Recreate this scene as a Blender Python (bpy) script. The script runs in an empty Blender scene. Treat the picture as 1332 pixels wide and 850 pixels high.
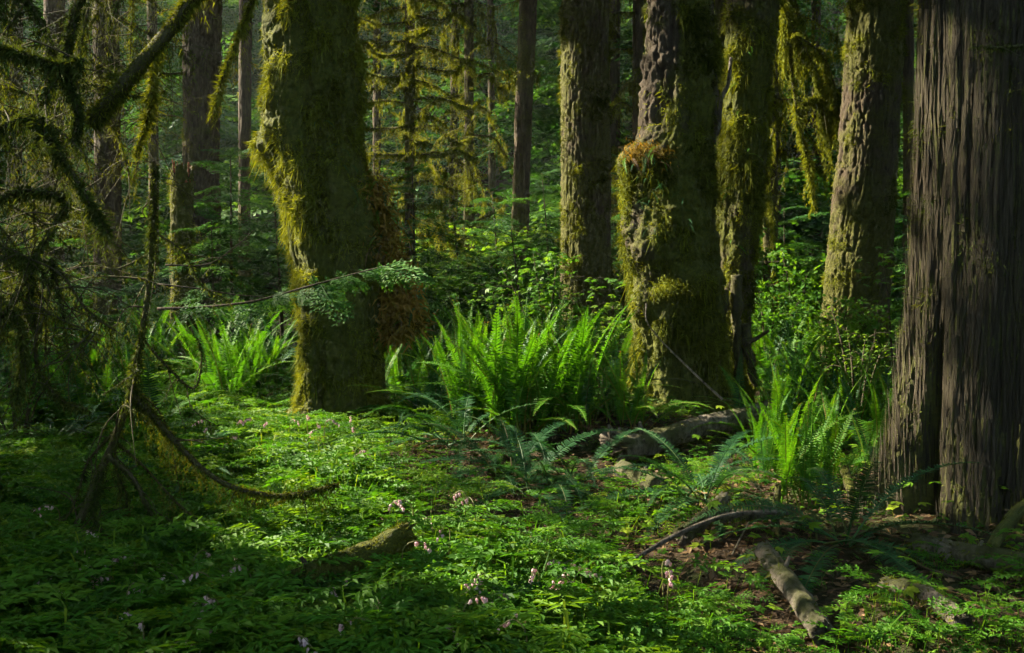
import bpy, math
import numpy as np
rng = np.random.default_rng(7)
R_ = math.radians
scene = bpy.context.scene
COL = scene.collection

# ------------------------------------------------------------------ camera maths
CAMZ, FPX = 1.6, 1428.0
PITCH = math.atan(85 / FPX)
_d = np.array([0, math.cos(PITCH), -math.sin(PITCH)])
_u = np.array([0, math.sin(PITCH), math.cos(PITCH)])
_r = np.array([1.0, 0, 0])


def ray(px, py):
    return _d + (px - 666) / FPX * _r + (425 - py) / FPX * _u


def at(px, py, Y):
    r = ray(px, py)
    return np.array([0, 0, CAMZ]) + r * (Y / r[1])


# ------------------------------------------------------------------ noise
def _hash(ix, iy, iz, seed):
    h = (ix.astype(np.int64) * 374761393 + iy.astype(np.int64) * 668265263 + iz.astype(np.int64) * 2147483647 + seed * 1274126177) & 0xFFFFFFFF
    h = ((h ^ (h >> 13)) * 1274126177) & 0xFFFFFFFF
    h = ((h ^ (h >> 16)) * 2246822519) & 0xFFFFFFFF
    h = h ^ (h >> 15)
    return (h & 0xFFFFFF) / float(0xFFFFFF)


def noise(P, seed=0):
    P = np.asarray(P, float)
    i = np.floor(P).astype(np.int64)
    f = P - i
    f = f * f * f * (f * (f * 6 - 15) + 10)
    out = 0
    for a in (0, 1):
        wa = f[..., 0] if a else 1 - f[..., 0]
        for b in (0, 1):
            wb = f[..., 1] if b else 1 - f[..., 1]
            for c in (0, 1):
                wc = f[..., 2] if c else 1 - f[..., 2]
                out = out + wa * wb * wc * _hash(i[..., 0] + a, i[..., 1] + b, i[..., 2] + c, seed)
    return out * 2 - 1


def fbm(P, octv=4, seed=0, gain=.5):
    P = np.asarray(P, float)
    s, a, t = 0, 1.0, 0
    for k in range(octv):
        s = s + a * noise(P * 2.03 ** k + 17.3 * k, seed + k)
        t += a
        a *= gain
    return s / t


def ground_z(x, y):
    x = np.asarray(x, float); y = np.asarray(y, float)
    P = np.stack([x, y, np.zeros_like(x + y)], -1)
    z = .10 * noise(P * .45, 3) + .035 * noise(P * 1.7, 4)
    z = z + .32 * np.exp(-(((x - .45) / 1.7) ** 2 + ((y - 9.6) / 1.3) ** 2))
    z = z - .10 * np.exp(-(((x + .2) / 1.0) ** 2 + ((y - 8.3) / .8) ** 2))
    z = z - .20 * np.exp(-(((x + 2.3) / 1.9) ** 2 + ((y - 9.7) / 1.8) ** 2))
    z = z + .12 * np.exp(-(((x - 3.0) / 1.2) ** 2 + ((y - 6.6) / 1.2) ** 2))
    z = z + np.clip(y - 13, 0, None) * .035
    z = z + np.clip(np.hypot(x, y) - 42, 0, None) * .62
    return z


def G(px, py):
    """the ground point seen at a pixel of the photograph"""
    r = ray(px, py)
    t = CAMZ / max(1e-3, -r[2])
    for _ in range(12):
        p = np.array([0, 0, CAMZ]) + r * t
        e = p[2] - float(ground_z(p[0], p[1]))
        t += e / max(.02, -r[2]) * .8
    p = np.array([0, 0, CAMZ]) + r * t
    p[2] = float(ground_z(p[0], p[1]))
    return p


def G_up(px, py, h):
    """the point h above the ground seen at a pixel"""
    r = ray(px, py); t = np.linspace(2, 30, 1400)
    P = np.array([0, 0, CAMZ]) + r * t[:, None]
    e = P[:, 2] - ground_z(P[:, 0], P[:, 1]) - h
    return P[int(np.argmax(e < 0))]


def onground(x, y, dz=0.0):
    return np.array([x, y, float(ground_z(x, y)) + dz])


# ------------------------------------------------------------------ sun and the gaps in the canopy
SUN = np.array([-.78, .30, .55]); SUN /= np.linalg.norm(SUN)
GAPS = []      # (point, radius): leaves that would shade these places are not there


def gap(px, py, Y=None, r=.5):
    GAPS.append((G(px, py), r * .45) if Y is None else (at(px, py, Y), r * (.75 if Y < 15 else 1)))


def open_to_sun(P, pad=0.0):
    """True where a leaf at P leaves every gap open"""
    P = np.asarray(P, float)
    keep = np.ones(len(P), bool)
    for c, r in GAPS:
        d = P - c
        t = d @ SUN
        q = np.linalg.norm(d - t[:, None] * SUN, axis=1)
        keep &= ~((q < r + pad) & (t > .6))
    return keep


# ------------------------------------------------------------------ mesh collecting
class Geo:
    def __init__(s):
        s.v, s.q, s.t, s.a, s.n, s.mi = [], [], [], [], 0, []

    def add(s, V, Q=None, T=None, var=.5):
        V = np.asarray(V, float).reshape(-1, 3)
        s.v.append(V)
        s.a.append(np.broadcast_to(np.asarray(var, float), (len(V),)))
        if Q is not None and len(Q): s.q.append(np.asarray(Q, np.int64).reshape(-1, 4) + s.n)
        if T is not None and len(T): s.t.append(np.asarray(T, np.int64).reshape(-1, 3) + s.n)
        s.n += len(V)
        return s

    def arrays(s):
        V = np.concatenate(s.v) if s.v else np.zeros((0, 3))
        A = np.concatenate(s.a) if s.a else np.zeros(0)
        Q = np.concatenate(s.q) if s.q else np.zeros((0, 4), np.int64)
        T = np.concatenate(s.t) if s.t else np.zeros((0, 3), np.int64)
        return V, Q, T, A

    def mesh(s, name, mat, off=(0, 0, 0), smooth=False):
        V, Q, T, A = s.arrays()
        V = V - np.asarray(off, float)
        m = bpy.data.meshes.new(name)
        m.vertices.add(len(V)); m.vertices.foreach_set('co', V.astype(np.float32).ravel())
        nl = Q.size + T.size
        m.loops.add(nl)
        m.loops.foreach_set('vertex_index', np.concatenate([Q.ravel(), T.ravel()]).astype(np.int32))
        m.polygons.add(len(Q) + len(T))
        st = np.concatenate([np.arange(len(Q)) * 4, len(Q) * 4 + np.arange(len(T)) * 3]).astype(np.int32)
        m.polygons.foreach_set('loop_start', st)
        m.polygons.foreach_set('use_smooth', np.full(len(Q) + len(T), smooth))
        at_ = m.attributes.new('var', 'FLOAT', 'POINT')
        at_.data.foreach_set('value', A.astype(np.float32))
        m.update(calc_edges=True)
        m.materials.append(mat)
        return m


ORIGIN = {}


def link(name, mesh, parent=None):
    o = bpy.data.objects.new(name, mesh)
    COL.objects.link(o)
    if parent is not None: o.parent = parent
    return o


def thing(name, loc, label, cat, group=None):
    o = bpy.data.objects.new(name, None)
    o.empty_display_size = .2
    COL.objects.link(o)
    o.location = [float(c) for c in loc]
    o['label'] = label; o['category'] = cat
    if group: o['group'] = group
    ORIGIN[o.name] = np.asarray(loc, float)
    return o


def part(name, geo, mat, parent, smooth=False, label=None):
    off = ORIGIN[parent.name]
    o = link(name, geo.mesh(name, mat, off, smooth), parent)
    ORIGIN[o.name] = off
    if label: o['label'] = label
    return o


def whole(name, geo, mat, label, cat, group=None, smooth=False, loc=None):
    V = geo.arrays()[0]
    loc = V.mean(0) if loc is None else np.asarray(loc, float)
    o = link(name, geo.mesh(name, mat, loc, smooth))
    o.location = loc.tolist()
    o['label'] = label; o['category'] = cat
    if group: o['group'] = group
    return o


def mass(name, geo, mat, kind, smooth=False):
    o = link(name, geo.mesh(name, mat, (0, 0, 0), smooth))
    o['kind'] = kind
    return o


def unit(v):
    v = np.asarray(v, float)
    return v / np.maximum(np.linalg.norm(v, axis=-1, keepdims=True), 1e-9)


def rand_unit(n):
    return unit(rng.normal(size=(n, 3)))


def blades(geo, P, D, L, W, var):
    """thin pointed flecks of moss: triangles from P along D"""
    n = len(P)
    D = unit(D)
    S = unit(np.cross(D, rand_unit(n))) * (np.broadcast_to(W, (n,))[:, None] * .5)
    L = np.broadcast_to(L, (n,))[:, None]
    V = np.stack([P - S, P + S, P + D * L], 1).reshape(-1, 3)
    T = np.arange(3 * n).reshape(n, 3)
    geo.add(V, None, T, np.repeat(np.broadcast_to(var, (n,)), 3))


def scatter(geo, tmpl, M, P, var):
    """copies of a template (V, Q, T, dv): M (n,3,3) columns are scaled axes"""
    V, Q, T, dv = tmpl
    n, k = len(P), len(V)
    if n == 0: return
    W = np.einsum('nij,kj->nki', M, V) + P[:, None, :]
    o = (np.arange(n) * k)[:, None, None]
    a = np.clip(np.broadcast_to(var, (n,))[:, None] + dv[None, :], 0, 1)
    geo.add(W.reshape(-1, 3), (Q[None] + o).reshape(-1, 4) if len(Q) else None, (T[None] + o).reshape(-1, 3) if len(T) else None, a.ravel())


def frames(az, tilt, roll, size):
    """rotation: +X of the template points to azimuth az, pitched up by tilt, rolled; (n,3,3)"""
    ca, sa, ct, st = np.cos(az), np.sin(az), np.cos(tilt), np.sin(tilt)
    X = np.stack([ca * ct, sa * ct, st], -1)
    Y = np.stack([-sa, ca, np.zeros_like(az)], -1)
    Z = np.cross(X, Y)
    cr, sr = np.cos(roll)[:, None], np.sin(roll)[:, None]
    Y2, Z2 = Y * cr + Z * sr, -Y * sr + Z * cr
    return np.stack([X, Y2, Z2], -1) * np.broadcast_to(size, (len(az),))[:, None, None]


def spline(pts, n):
    pts = np.asarray(pts, float)
    if len(pts) < 3:
        t = np.linspace(0, 1, n)[:, None]
        return pts[0] * (1 - t) + pts[-1] * t
    P = np.vstack([2 * pts[0] - pts[1], pts, 2 * pts[-1] - pts[-2]])
    s = np.linspace(0, len(pts) - 1 - 1e-6, n)
    i = s.astype(int); f = (s - i)[:, None]
    a, b, c, d = P[i], P[i + 1], P[i + 2], P[i + 3]
    return .5 * (2 * b + (c - a) * f + (2 * a - 5 * b + 4 * c - d) * f ** 2 + (3 * b - a - 3 * c + d) * f ** 3)


def tube(geo, path, rad, seg=8, var=.5, rough=0.0, seed=1, cap=True):
    path = np.asarray(path, float); n = len(path)
    rad = np.broadcast_to(np.asarray(rad, float), (n,))
    T = unit(np.gradient(path, axis=0))
    up = np.array([0, 0, 1.0]) if abs(T[0][2]) < .9 else np.array([1.0, 0, 0])
    U = np.zeros_like(T); u = unit(np.cross(T[0], up))
    for k in range(n):
        u = unit(u - T[k] * (u @ T[k])); U[k] = u
    Wv = np.cross(T, U)
    th = np.linspace(0, 2 * math.pi, seg, endpoint=False)
    ring = U[:, None, :] * np.cos(th)[None, :, None] + Wv[:, None, :] * np.sin(th)[None, :, None]
    r = rad[:, None]
    if rough:
        q = path[:, None, :] + ring * r[..., None]
        r = r * (1 + rough * fbm(q * (1.2 / max(rad.max(), .004)) * .5, 3, seed))
    else:
        r = np.repeat(r, seg, 1)
    V = path[:, None, :] + ring * r[..., None]
    i = np.arange(n - 1)[:, None] * seg; j = np.arange(seg)[None, :]; j2 = (j + 1) % seg
    Q = np.stack([i + j, i + j2, i + seg + j2, i + seg + j], -1).reshape(-1, 4)
    Vf = V.reshape(-1, 3); Tt = None
    if cap:
        Vf = np.vstack([Vf, path[0], path[-1]])
        jj = np.arange(seg); k2 = (jj + 1) % seg; e = (n - 1) * seg
        Tt = np.vstack([np.stack([np.full(seg, n * seg), k2, jj], -1), np.stack([np.full(seg, n * seg + 1), e + jj, e + k2], -1)])
    geo.add(Vf, Q, Tt, var)
    return V, ring


# ------------------------------------------------------------------ materials
def new_mat(name):
    m = bpy.data.materials.new(name); m.use_nodes = True
    nt = m.node_tree; nt.nodes.clear()
    out = nt.nodes.new('ShaderNodeOutputMaterial')
    return m, nt, out


def N(nt, kind, **kw):
    n = nt.nodes.new(kind)
    for k, v in kw.items():
        if k in ('operation', 'data_type', 'blend_type', 'attribute_name', 'noise_dimensions', 'feature', 'distance', 'attribute_type', 'wave_type', 'bands_direction', 'clamp'):
            setattr(n, k, v)
        else:
            n.inputs[k].default_value = v
    return n


def ramp(nt, stops, fac):
    n = nt.nodes.new('ShaderNodeValToRGB'); e = n.color_ramp.elements
    while len(e) < len(stops): e.new(.5)
    for el, (p, c) in zip(e, stops):
        el.position = p; el.color = (*c, 1) if len(c) == 3 else c
    nt.links.new(fac, n.inputs[0])
    return n.outputs[0]


def leaf_mat(name, stops, trans=(1.5, 1.35, .6), tfac=.45, rough=.5, spec=.35, nscale=3.0):
    m, nt, out = new_mat(name)
    L = nt.links.new
    a = N(nt, 'ShaderNodeAttribute', attribute_name='var')
    oi = nt.nodes.new('ShaderNodeObjectInfo')
    s = N(nt, 'ShaderNodeMath', operation='MULTIPLY_ADD'); s.inputs[1].default_value = .3; s.inputs[2].default_value = -.15
    L(oi.outputs['Random'], s.inputs[0])
    s2 = N(nt, 'ShaderNodeMath', operation='ADD', ); s2.use_clamp = True
    L(a.outputs['Fac'], s2.inputs[0]); L(s.outputs[0], s2.inputs[1])
    c = ramp(nt, stops, s2.outputs[0])
    p = N(nt, 'ShaderNodeBsdfPrincipled', Roughness=rough)
    p.inputs['Specular IOR Level'].default_value = spec
    L(c, p.inputs['Base Color'])
    mul = N(nt, 'ShaderNodeMix', data_type='RGBA', blend_type='MULTIPLY'); mul.inputs[0].default_value = 1
    L(c, mul.inputs[6]); mul.inputs[7].default_value = (*trans, 1)
    tr = nt.nodes.new('ShaderNodeBsdfTranslucent'); L(mul.outputs[2], tr.inputs['Color'])
    mx = nt.nodes.new('ShaderNodeMixShader'); mx.inputs[0].default_value = tfac
    L(p.outputs[0], mx.inputs[1]); L(tr.outputs[0], mx.inputs[2]); L(mx.outputs[0], out.inputs[0])
    return m


def bark_mat(name, dark, light, moss0, moss1, zs=.12, scale=9.0, bump=.6, rough=.85, moss_gain=1.0, red=None):
    """bark whose colours run along the grain; the mesh attribute var says where moss grows"""
    m, nt, out = new_mat(name); L = nt.links.new
    tc = nt.nodes.new('ShaderNodeTexCoord')
    mp = N(nt, 'ShaderNodeMapping'); mp.inputs['Scale'].default_value = (scale, scale, scale * zs)
    L(tc.outputs['Object'], mp.inputs[0])
    n1 = N(nt, 'ShaderNodeTexNoise', Scale=1.0, Detail=6.0, Roughness=.65); L(mp.outputs[0], n1.inputs['Vector'])
    c = ramp(nt, [(.32, dark), (.68, light)], n1.outputs[0])
    if red:
        n4 = N(nt, 'ShaderNodeTexNoise', Scale=1.1, Detail=3.0); L(tc.outputs['Object'], n4.inputs['Vector'])
        f4 = ramp(nt, [(.58, (0, 0, 0)), (.75, (.6, .6, .6))], n4.outputs[0])
        mr = N(nt, 'ShaderNodeMix', data_type='RGBA'); L(f4, mr.inputs[0]); L(c, mr.inputs[6]); mr.inputs[7].default_value = (*red, 1)
        c = mr.outputs[2]
    n2 = N(nt, 'ShaderNodeTexNoise', Scale=26.0, Detail=5.0, Roughness=.7); L(tc.outputs['Object'], n2.inputs['Vector'])
    mc = ramp(nt, [(.3, moss0), (.7, moss1)], n2.outputs[0])
    a = N(nt, 'ShaderNodeAttribute', attribute_name='var')
    ad = N(nt, 'ShaderNodeMath', operation='MULTIPLY_ADD'); ad.inputs[1].default_value = .5; ad.inputs[2].default_value = -.25
    L(n2.outputs[0], ad.inputs[0])
    sm = N(nt, 'ShaderNodeMath', operation='ADD'); L(a.outputs['Fac'], sm.inputs[0]); L(ad.outputs[0], sm.inputs[1])
    mask = ramp(nt, [(.30, (0, 0, 0)), (.62, (moss_gain,) * 3)], sm.outputs[0])
    mx = N(nt, 'ShaderNodeMix', data_type='RGBA'); L(mask, mx.inputs[0]); L(c, mx.inputs[6]); L(mc, mx.inputs[7])
    p = N(nt, 'ShaderNodeBsdfPrincipled', Roughness=rough); p.inputs['Specular IOR Level'].default_value = .2
    L(mx.outputs[2], p.inputs['Base Color'])
    n3 = N(nt, 'ShaderNodeTexNoise', Scale=4.0, Detail=8.0, Roughness=.75); L(mp.outputs[0], n3.inputs['Vector'])
    bp = N(nt, 'ShaderNodeBump', Strength=bump, Distance=.04); L(n3.outputs[0], bp.inputs['Height'])
    L(bp.outputs[0], p.inputs['Normal']); L(p.outputs[0], out.inputs[0])
    return m


M = {}
M['moss'] = leaf_mat('moss', [(0, (.030, .040, .006)), (.5, (.074, .094, .010)), (1, (.150, .178, .020))], (1.4, 1.2, .5), .35, .8, .1)
M['moss_deep'] = leaf_mat('moss_deep', [(0, (.020, .034, .008)), (.5, (.052, .082, .014)), (1, (.120, .140, .028))], (1.4, 1.2, .5), .35, .8, .1)
M['dry_moss'] = leaf_mat('dry_moss', [(0, (.075, .060, .010)), (.5, (.21, .15, .025)), (1, (.30, .17, .04))], (1.3, 1.0, .5), .35, .8, .1)
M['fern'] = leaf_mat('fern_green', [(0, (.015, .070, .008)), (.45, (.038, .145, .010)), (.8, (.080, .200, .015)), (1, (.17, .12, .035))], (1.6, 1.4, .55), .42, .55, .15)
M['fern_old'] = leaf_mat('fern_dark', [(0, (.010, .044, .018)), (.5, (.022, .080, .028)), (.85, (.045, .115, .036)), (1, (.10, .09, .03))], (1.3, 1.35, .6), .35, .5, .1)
M['cover'] = leaf_mat('ground_leaves', [(0, (.018, .072, .009)), (.5, (.046, .152, .011)), (.85, (.110, .215, .015)), (1, (.18, .25, .02))], (1.5, 1.4, .6), .45, .6, .15)
M['needle'] = leaf_mat('needles', [(0, (.012, .052, .015)), (.5, (.030, .105, .022)), (1, (.080, .175, .026))], (1.5, 1.4, .6), .32, .6, .12)
M['broad'] = leaf_mat('broad_leaves', [(0, (.022, .085, .012)), (.5, (.048, .155, .018)), (1, (.115, .215, .026))], (1.6, 1.4, .55), .5, .5, .2)
M['litter'] = leaf_mat('dead_leaves', [(0, (.030, .018, .009)), (.5, (.085, .050, .022)), (1, (.20, .13, .06))], (1.2, 1, .8), .15, .7, .2)
M['pink'] = leaf_mat('blossom_pink', [(0, (.50, .28, .32)), (.5, (.64, .48, .48)), (1, (.75, .66, .62))], (1.2, 1, 1), .35, .5, .3)
M['stem'] = leaf_mat('green_stem', [(0, (.04, .07, .02)), (1, (.16, .14, .04))], (1, 1, 1), .1, .6, .3)
M['maple'] = bark_mat('maple_bark', (.026, .019, .012), (.090, .070, .044), (.034, .046, .006), (.105, .112, .014), .3, 16, .9)
M['fir'] = bark_mat('fir_bark', (.030, .021, .013), (.100, .074, .046), (.045, .052, .009), (.115, .118, .020), .25, 24, .9, moss_gain=.85)
M['cedar'] = bark_mat('cedar_bark', (.022, .019, .010), (.098, .080, .050), (.050, .058, .014), (.13, .135, .032), .045, 42, .9, moss_gain=.85, red=(.10, .055, .036))
M['twig'] = bark_mat('twig_bark', (.022, .017, .011), (.080, .062, .040), (.030, .040, .008), (.085, .088, .016), .5, 30, .4)
M['pale_log'] = bark_mat('pale_log_bark', (.028, .022, .014), (.29, .25, .19), (.035, .045, .010), (.09, .10, .024), .45, 26, 1.0, moss_gain=.9)
M['wood'] = bark_mat('cut_wood', (.055, .038, .022), (.21, .155, .095), (.05, .05, .02), (.1, .1, .03), .3, 34, .8, moss_gain=.6)
M['red_rot'] = bark_mat('rotten_wood', (.10, .030, .014), (.30, .11, .05), (.06, .05, .02), (.12, .1, .03), .3, 20, .6, moss_gain=.3)


def ground_mat():
    m, nt, out = new_mat('forest_soil'); L = nt.links.new
    tc = nt.nodes.new('ShaderNodeTexCoord')
    n1 = N(nt, 'ShaderNodeTexNoise', Scale=22.0, Detail=8.0, Roughness=.7); L(tc.outputs['Object'], n1.inputs['Vector'])
    c = ramp(nt, [(.3, (.012, .008, .004)), (.5, (.034, .022, .011)), (.72, (.085, .055, .028))], n1.outputs[0])
    n2 = N(nt, 'ShaderNodeTexNoise', Scale=1.3, Detail=5.0, Roughness=.6); L(tc.outputs['Object'], n2.inputs['Vector'])
    f = ramp(nt, [(.46, (0, 0, 0)), (.6, (.85, .85, .85))], n2.outputs[0])
    n3 = N(nt, 'ShaderNodeTexNoise', Scale=40.0, Detail=4.0); L(tc.outputs['Object'], n3.inputs['Vector'])
    mc = ramp(nt, [(.3, (.014, .026, .006)), (.7, (.045, .065, .014))], n3.outputs[0])
    mx = N(nt, 'ShaderNodeMix', data_type='RGBA'); L(f, mx.inputs[0]); L(c, mx.inputs[6]); L(mc, mx.inputs[7])
    p = N(nt, 'ShaderNodeBsdfPrincipled', Roughness=.9); p.inputs['Specular IOR Level'].default_value = .15
    L(mx.outputs[2], p.inputs['Base Color'])
    bp = N(nt, 'ShaderNodeBump', Strength=.8, Distance=.04); L(n1.outputs[0], bp.inputs['Height']); L(bp.outputs[0], p.inputs['Normal'])
    L(p.outputs[0], out.inputs[0])
    return m


M['soil'] = ground_mat()

# ------------------------------------------------------------------ where the sun comes through
for a in [(430, 610, None, .55), (480, 655, None, .5), (385, 575, None, .4), (500, 700, None, .35), (430, 700, None, .3), (330, 560, None, .35), (440, 575, None, .4), (360, 640, None, .25),
          (545, 720, None, .18), (760, 805, None, .38), (650, 765, None, .26), (900, 790, None, .3), (980, 770, None, .26), (1060, 800, None, .2), (840, 740, None, .18), (930, 690, None, .2), (640, 690, None, .15), (560, 640, None, .2),
          (1180, 790, None, .14), (1030, 760, None, .2),
          (620, 455, 9.3, .8), (690, 440, 9.2, .8), (760, 435, 9.2, .8), (665, 500, 8.8, .7), (740, 500, 8.8, .6), (800, 470, 9.4, .4), (590, 440, 11, .4), (720, 420, 11, .5),
          (320, 440, 11.5, .5), (350, 450, 11.2, .4), (280, 430, 12, .4), (180, 470, 9, .3), (500, 450, 10.8, .3), (475, 440, 10.8, .25),
          (1050, 480, 10, .6), (1000, 480, 10.5, .5), (1100, 490, 9.5, .4), (1015, 520, 9, .4), (320, 450, 12.5, .75), (365, 460, 12.6, .6), (275, 460, 12.3, .75), (235, 450, 13.2, .6), (190, 470, 13, .5), (300, 490, 12, .6), (400, 100, 10.5, .3), (400, 250, 10.5, .3), (1040, 560, 7.6, .36), (1070, 570, 7.6, .25), (1130, 520, 8.6, .35), (1000, 560, 7.8, .2), (1110, 500, 8.8, .3),
          (940, 548, 8.8, .65), (985, 535, 8.95, .5), (890, 560, 8.7, .4), (975, 538, 8.9, .4), (1095, 60, 13.2, .4),
          (1150, 60, 6.45, .36), (1148, 200, 6.45, .36), (1144, 330, 6.45, .36), (1138, 450, 6.45, .32), (1125, 560, 6.45, .25),
          (1190, 250, 6.3, .06), (1192, 120, 6.3, .06), (1188, 400, 6.3, .10), (1182, 500, 6.3, .08), (1230, 640, 5.9, .03), (1195, 20, 6.3, .06), (1160, 620, 6.2, .05), (1190, 330, 6.3, .1),
          (845, 40, 11, .25), (842, 130, 11, .2), (835, 210, 10.9, .3), (830, 300, 10.9, .2), (850, 420, 10.8, .2),
          (950, 60, 11.5, .3), (950, 180, 11.5, .35), (945, 300, 11.5, .3), (945, 400, 11.4, .2),
          (1100, 60, 13.2, .3), (1095, 180, 13.2, .35), (1085, 300, 13.2, .35), (1075, 390, 13.2, .2),
          (365, 60, 11, .3), (370, 200, 11, .3), (395, 330, 11, .25), (410, 450, 11, .2), (360, 130, 11, .3),
          (222, 250, 13.9, .3), (222, 350, 13.9, .3), (735, 100, 18.8, .5), (735, 260, 18.8, .5), (680, 150, 22, .5),
          (540, 60, 18, 1.0), (540, 150, 18, 1.2), (560, 220, 18, 1.2), (500, 130, 18, .8), (620, 180, 18, .8), (640, 320, 20, 1.3), (580, 330, 20, 1.3), (700, 250, 24, 1.2),
          (1050, 120, 15.5, .9), (1045, 220, 15.5, .9), (1000, 200, 16, .6), (1040, 330, 14.5, .8), (1010, 380, 14, .7), (1115, 410, 10.5, .35), (714, 360, 12.6, .9), (1050, 400, 14, .7), (1000, 450, 13, .4), (780, 370, 13.5, .4),
          (430, 768, 5.4, .35), (490, 750, 5.6, .35), (525, 735, 5.7, .3),
          (60, 150, 4.9, .4), (95, 100, 5, .35), (120, 200, 5.5, .4), (20, 200, 5.5, .4), (150, 300, 6, .3), (160, 420, 6, .2), (80, 420, 5.6, .3), (100, 250, 4.9, .2), (30, 90, 5, .2), (50, 330, 5.2, .2), (30, 450, 5.3, .2), (250, 610, 5.9, .12), (340, 640, 5.9, .15), (150, 590, 5.9, .1),
          (200, 60, 5.4, .22), (150, 115, 5.3, .2), (215, 110, 5.8, .2), (300, 60, 5.8, .2), (260, 60, 5.8, .2), (300, 250, 13, .5), (350, 260, 13, .5), (440, 380, 8.2, .4), (480, 362, 8.15, .35), (505, 350, 8.1, .3)]:
    gap(*a)

for px_ in range(470, 660, 38):
    for py_ in range(30, 270, 48): gap(px_, py_, 18, .75)
for px_, py_ in ((1040, 120), (1060, 180), (1055, 240), (1030, 190), (1080, 130), (1040, 300), (1060, 350)):
    gap(px_, py_, 14, .6)
for k in range(64):
    Yk = rng.uniform(19, 40)
    gap(rng.uniform(0, 1330), rng.uniform(20, 400), Yk, rng.uniform(.25, 1.0))
for px_, py_, r_ in ((410, 600, .8), (450, 640, .95), (490, 680, .6), (430, 690, .5), (380, 620, .5), (340, 575, .5), (520, 710, .4), (700, 800, .5), (780, 810, .5), (860, 800, .45), (620, 780, .4)):
    gap(px_, py_, None, r_)
for k in range(12):
    gap(rng.uniform(300, 1120), 560 + 270 * rng.uniform(0, 1), None, rng.uniform(.02, .2))
# ------------------------------------------------------------------ templates
def tmpl(geo):
    V, Q, T, A = geo.arrays()
    return V, Q, T, A - .5


def quad_leaf(geo, base, d, nrm, l, w, var=.5, fold=.12):
    """a leaf of two quads folded on its midrib"""
    base = np.asarray(base, float); d = unit(d); s = unit(np.cross(nrm, d)); nrm = unit(np.cross(d, s))
    m = base + d * l * .45
    V = [base, m + s * w * .5 + nrm * w * fold, base + d * l - nrm * l * .06, m - s * w * .5 + nrm * w * fold, m - nrm * 0]
    geo.add(V, None, [(0, 4, 1), (4, 2, 1), (0, 3, 4), (4, 3, 2)], var)


def bleeding_heart_leaf(r):
    """a finely divided triangular leaf lying along +X, one unit long, with its stalk going down"""
    g = Geo(); Z = np.array([0, 0, 1.0])
    def leaflet(b, d, l, lift):
        for k, (an, sc, off) in enumerate(((0, 1, .25), (.75, .62, .05), (-.75, .62, .05))):
            c, s = math.cos(an), math.sin(an)
            dd = np.array([d[0] * c - d[1] * s, d[0] * s + d[1] * c, d[2] - .12 + lift])
            dd = unit(dd); s_ = unit(np.cross(Z, dd)); b0 = b + np.asarray(d) * l * off
            ll = l * sc * .75; w = ll * .42
            m = b0 + dd * ll * .5
            v = .5 + r.uniform(-.06, .06)
            g.add([b0, m + s_ * w * .5 + Z * .02, b0 + dd * ll - Z * ll * .1, m - s_ * w * .5 + Z * .02], [(0, 3, 2, 1)], None, v)
    for t, l in ((.22, .42), (.45, .36), (.66, .27), (.82, .19)):
        for sd in (1, -1):
            an = (1.12 - .35 * t) * sd + r.uniform(-.1, .1)
            d = np.array([math.cos(an), math.sin(an), .04])
            b = np.array([t, 0, -.22 * t * t])
            leaflet(b, d, l, r.uniform(-.1, .1))
            if l > .3: leaflet(b + d * l * .5, d, l * .6, r.uniform(-.1, .1))
    leaflet(np.array([.9, 0, -.2]), np.array([1, 0, -.25]), .26, 0)
    g.add([(0, -.012, 0), (0, .012, 0), (1, .005, -.22), (1, -.005, -.22)], [(0, 1, 2, 3)], None, .62)
    g.add([(0, -.014, 0), (0, .014, 0), (-.35, .014, -1.0), (-.35, -.014, -1.0)], [(0, 1, 2, 3)], None, .7)
    return tmpl(g)


def trefoil(r, n=3):
    g = Geo(); Z = np.array([0, 0, 1.0])
    for k in range(n):
        an = k * 2 * math.pi / n + r.uniform(-.15, .15)
        d = np.array([math.cos(an), math.sin(an), r.uniform(-.25, .05)])
        quad_leaf(g, d * .06, d, Z, .55, .48, .5 + r.uniform(-.08, .08), -.1)
    g.add([(-.012, 0, 0), (.012, 0, 0), (.05, .03, -1.0), (.03, .03, -1.0)], [(0, 1, 2, 3)], None, .6)
    return tmpl(g)


def palm_leaf(r):
    """a palmate maple-like leaf along +X"""
    g = Geo(); c = np.zeros(3)
    for an, l in ((0, .8), (.75, .68), (-.75, .68), (1.5, .45), (-1.5, .45)):
        d = np.array([math.cos(an), math.sin(an), -.12 - .1 * abs(an)])
        quad_leaf(g, c + np.array([.2, 0, 0]), d, (0, 0, 1), l, l * .5, .5 + r.uniform(-.05, .05), .06)
    return tmpl(g)


def simple_leaf(r):
    g = Geo(); quad_leaf(g, (0, 0, 0), (1, 0, 0), (0, 0, 1), 1, .46, .5, .12)
    return tmpl(g)


HEART = [bleeding_heart_leaf(np.random.default_rng(i)) for i in range(5)]
TREF = [trefoil(np.random.default_rng(i), 3) for i in range(2)] + [trefoil(np.random.default_rng(9), 5)]
PALM = [palm_leaf(np.random.default_rng(i)) for i in range(3)]
LEAF = simple_leaf(rng)


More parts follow.
